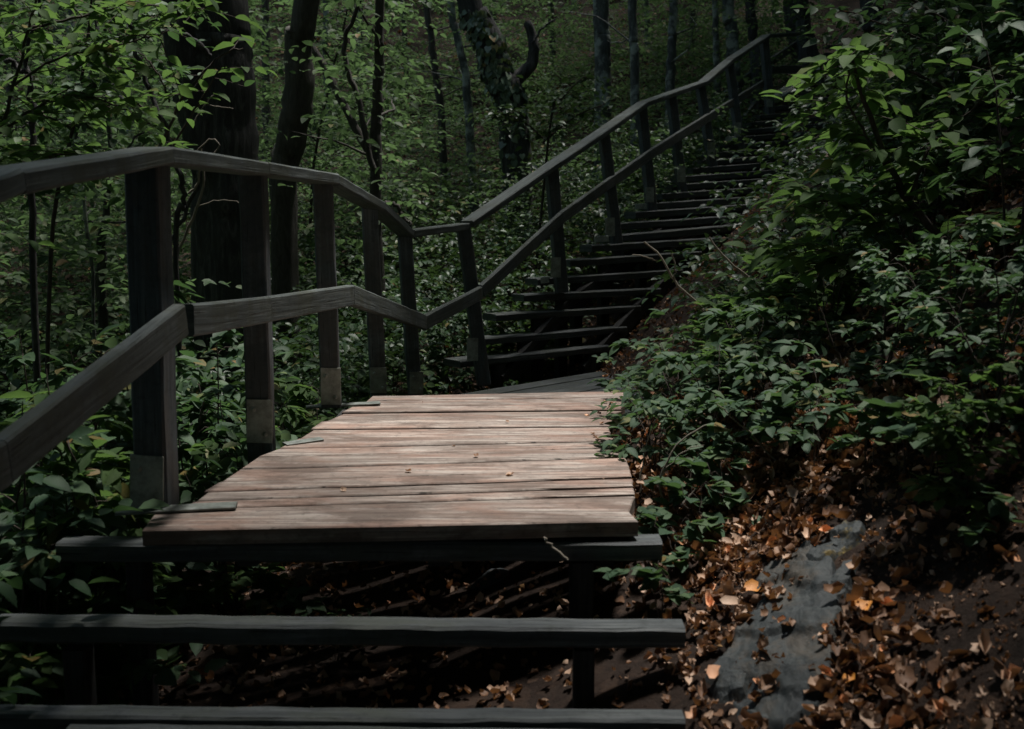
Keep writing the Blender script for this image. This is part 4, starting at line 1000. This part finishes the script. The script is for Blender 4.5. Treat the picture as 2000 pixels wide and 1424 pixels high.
orange_leaf(1650,1362,1.9,.035,.8,'small yellow orange leaf low on the soil near the bottom edge')

def rock(name, label, u, v, y, size, rot, seed, mat='rock', sink=.3):
    import bmesh
    rg = np.random.default_rng(seed); bm = bmesh.new()
    bmesh.ops.create_icosphere(bm, subdivisions=5, radius=1)
    pl_ = [(n/np.linalg.norm(n), rg.uniform(.55,.9)) for n in rg.normal(0, 1, (16, 3))]
    from mathutils import noise
    for vv in bm.verts:
        c = np.array(vv.co)
        for n_, d in pl_:
            k = c @ n_
            if k > d: c = c - n_*(k-d)
        c = c*(1 + .06*noise.fractal(Vector(c*3+seed), 1, 2, 5)); c += np.array([0,0,1])*.05*noise.noise(Vector(c*np.array([2,2,9])+seed))
        vv.co = Vector(c*np.array(size))
    me = bpy.data.meshes.new(name); bm.to_mesh(me); bm.free()
    for p in me.polygons: p.use_smooth = True
    me.set_sharp_from_angle(angle=R(32))
    p = hit(u, v); o = link(name, me, M[mat]); o.rotation_euler = rot
    o.location = (p[0], p[1], g1(p[0], p[1]) - sink*size[2]); tag(o, label, 'rock'); return o
def slab(name, label, poly, thick, seed, mat='rock', facets=9):
    """outcrop lying in the slope: outline measured on the ground, split into tilted facets, edges running into the soil"""
    rg = np.random.default_rng(seed); G = np.array([hit(u, v)[:2] for u, v in poly]); lo, hi = G.min(0) - .03, G.max(0) + .03
    n = 150; X, Y = np.meshgrid(np.linspace(lo[0], hi[0], n), np.linspace(lo[1], hi[1], n), indexing='ij')
    D = np.full(X.shape, 1e9); inside = np.zeros(X.shape, bool); m_ = len(G)
    for i in range(m_):
        a_, b_ = G[i], G[(i+1) % m_]; ab = b_-a_; t = np.clip(((X-a_[0])*ab[0]+(Y-a_[1])*ab[1])/(ab@ab), 0, 1)
        D = np.minimum(D, np.hypot(X-a_[0]-t*ab[0], Y-a_[1]-t*ab[1]))
        c = (a_[1] > Y) != (b_[1] > Y); inside ^= c & (X < (b_[0]-a_[0])*(Y-a_[1])/(b_[1]-a_[1]+1e-12)+a_[0])
    sd = np.where(inside, D, -D)
    from mathutils import noise
    nz = np.array([noise.fractal(Vector((x*9, y*9, seed)), 1, 2, 6) for x, y in zip(X.ravel(), Y.ravel())]).reshape(X.shape)
    H = None; lay2 = np.sin((X*.6+Y*.8)*38 + nz*2.2)
    for k in range(facets):
        c = lo + (hi-lo)*rg.random(2); gx, gy = rg.normal(0, .42, 2); h = thick*rg.uniform(.7, 1.25) + gx*(X-c[0]) + gy*(Y-c[1])
        H = h if H is None else np.minimum(H, h)
    H = np.clip(H, thick*.35, thick*1.5) + .006*np.sign(lay2)*np.minimum(1, np.abs(lay2)*3) + .016*nz
    edge = np.clip((sd + .012*nz)/.018, -1, 1)
    Z = gh(X, Y) + np.where(edge > 0, H*np.minimum(1, edge*1.0)**.5, 0) - .02*(1-np.clip(edge, 0, 1)) - .05*(edge < -.5)
    V = np.stack([X.ravel(), Y.ravel(), Z.ravel()], 1); i, j = np.meshgrid(np.arange(n-1), np.arange(n-1), indexing='ij'); i = i.ravel(); j = j.ravel()
    ok = (sd[:-1,:-1] > -.035).ravel()
    Fq = np.stack([i*n+j, (i+1)*n+j, (i+1)*n+j+1, i*n+j+1], 1)[ok]
    used = np.unique(Fq); rm = -np.ones(len(V), int); rm[used] = np.arange(len(used)); c0 = V[used].mean(0)
    me = tri_mesh(name, V[used] - c0, rm[Fq], True); me.set_sharp_from_angle(angle=R(28))
    o = link(name, me, M[mat]); o.location = tuple(c0); return tag(o, label, 'rock')
slab('rock_slab', 'large dark grey rock slab running diagonally down the bank right of the steps', SLABP[0], .05, 3, facets=10)
slab('lichen_rock', 'rock crusted with orange lichen under the lit litter pile', SLABP[1], .045, 5, 'lichen')
slab('rock_slab', 'small flat grey rock tilted beside the lichen crusted rock', SLABP[2], .045, 6, facets=4)
slab('rock_slab', 'lower cracked grey rock slab near the bottom edge', [(1370,1360),(1410,1320),(1470,1330),(1460,1370),(1400,1385)], .03, 9)
rock('rock_slab', 'half buried dark rock in the litter beneath the deck', 960, 1135, 2.9, (.1,.07,.05), (0,0,R(20)), 7)
for k, (pp, y, lab) in enumerate([([(1560,1010),(1530,930),(1470,850),(1400,790)],3.0,'long bare stem arching over the litter toward the far deck corner'),([(1500,960),(1560,900),(1640,870),(1700,850)],3.0,'bare stem lying across the litter pile'),
   ([(1440,900),(1420,820),(1380,740),(1340,690)],3.6,'thin dark upright stem among the low plants at the deck edge'),([(1690,900),(1660,780),(1640,700),(1600,600)],3.3,'dark bare stem rising through the middle of the right thicket'),
   ([(1830,1150),(1780,1080),(1700,980),(1690,930)],2.5,'dark bare shoot leaning over the lichen rock'),([(1300,1000),(1290,930),(1330,860),(1380,830)],2.9,'wiry stem looping beside the deck corner')]):
    twig('dry_twig', lab, [(pp, 6, 2.5), ([pp[1], (pp[1][0]+40, pp[1][1]-45), (pp[1][0]+85, pp[1][1]-60)], 3, 1.5)], y, 'twig' if k in (2,3,4) else 'twig_pale', 'twig')
rg1 = np.random.default_rng(9)
for k, (u, v, y, a) in enumerate([(1330,1010,2.8,.6),(1480,870,3.3,.5),(1250,980,2.7,1.4),(1560,830,3.4,.35),(1440,1210,2.3,-.5)]):
    p = hit(u, v); z = g1(p[0], p[1]) + .03; L = .22 + .06*k
    P = smooth_path([(0,0,0),(math.cos(a)*L*.5, .05, math.sin(a)*L*.4+.03),(math.cos(a)*L, -.02, math.sin(a)*L*.8)], 12, .003, k)
    V, f = tube(P, np.linspace(.004,.0015,12), 5); o = link('fallen_twig', tri_mesh('fallen_twig', V, f, True), M['litter' if k == 4 else 'twig_pale']); o.location = (p[0], p[1], z)
    tag(o, ['brown twig lying across the litter beside the deck corner','thin twig slanting over litter below the bright shrubs','upright thin twig against the right deck edge','long thin twig under the drooping sapling','short thick twig on the litter beside the rock slab'][k], 'twig')

# ================================================================== LIGHT, SKY, CAMERA
w = bpy.data.worlds.new('World'); S.world = w; w.use_nodes = True; nt = w.node_tree; nt.nodes.clear()
sk = nt.nodes.new('ShaderNodeTexSky'); sk.sky_type = 'NISHITA'; sk.sun_disc = False
el = math.asin(SUN[2]); az = math.atan2(SUN[0], SUN[1])
sk.sun_elevation = el; sk.sun_rotation = az; sk.air_density = 1.3; sk.dust_density = 2.0; sk.ozone_density = 3.0
bg = nt.nodes.new('ShaderNodeBackground'); bg.inputs[1].default_value = .08
wo = nt.nodes.new('ShaderNodeOutputWorld'); nt.links.new(sk.outputs[0], bg.inputs[0]); nt.links.new(bg.outputs[0], wo.inputs[0])
sl = bpy.data.lights.new('sun', 'SUN'); sl.energy = 4.2; sl.angle = R(6); sl.color = (1, .965, .915)
so = bpy.data.objects.new('sun', sl); COL.objects.link(so); so.rotation_euler = Vector(SUN).to_track_quat('Z', 'Y').to_euler(); so.location = (0, 0, 30)
cam = bpy.data.cameras.new('camera'); cam.lens = 35; cam.sensor_width = 36; cam.clip_end = 400; cam.clip_start = .05
cam.dof.use_dof = True; cam.dof.focus_distance = 4.6; cam.dof.aperture_fstop = 4.5
co = bpy.data.objects.new('camera', cam); COL.objects.link(co); co.location = (0, 0, CH); co.rotation_euler = (PI/2 - TH, 0, 0)
S.camera = co
S.view_settings.view_transform = 'Standard'; S.view_settings.look = 'None'; S.view_settings.gamma = 1
S.view_settings.exposure = 0.68
S.cycles.use_denoising = True
S.cycles.max_bounces = 6; S.cycles.diffuse_bounces = 3; S.cycles.glossy_bounces = 2; S.cycles.transmission_bounces = 3
S.cycles.sample_clamp_indirect = 4
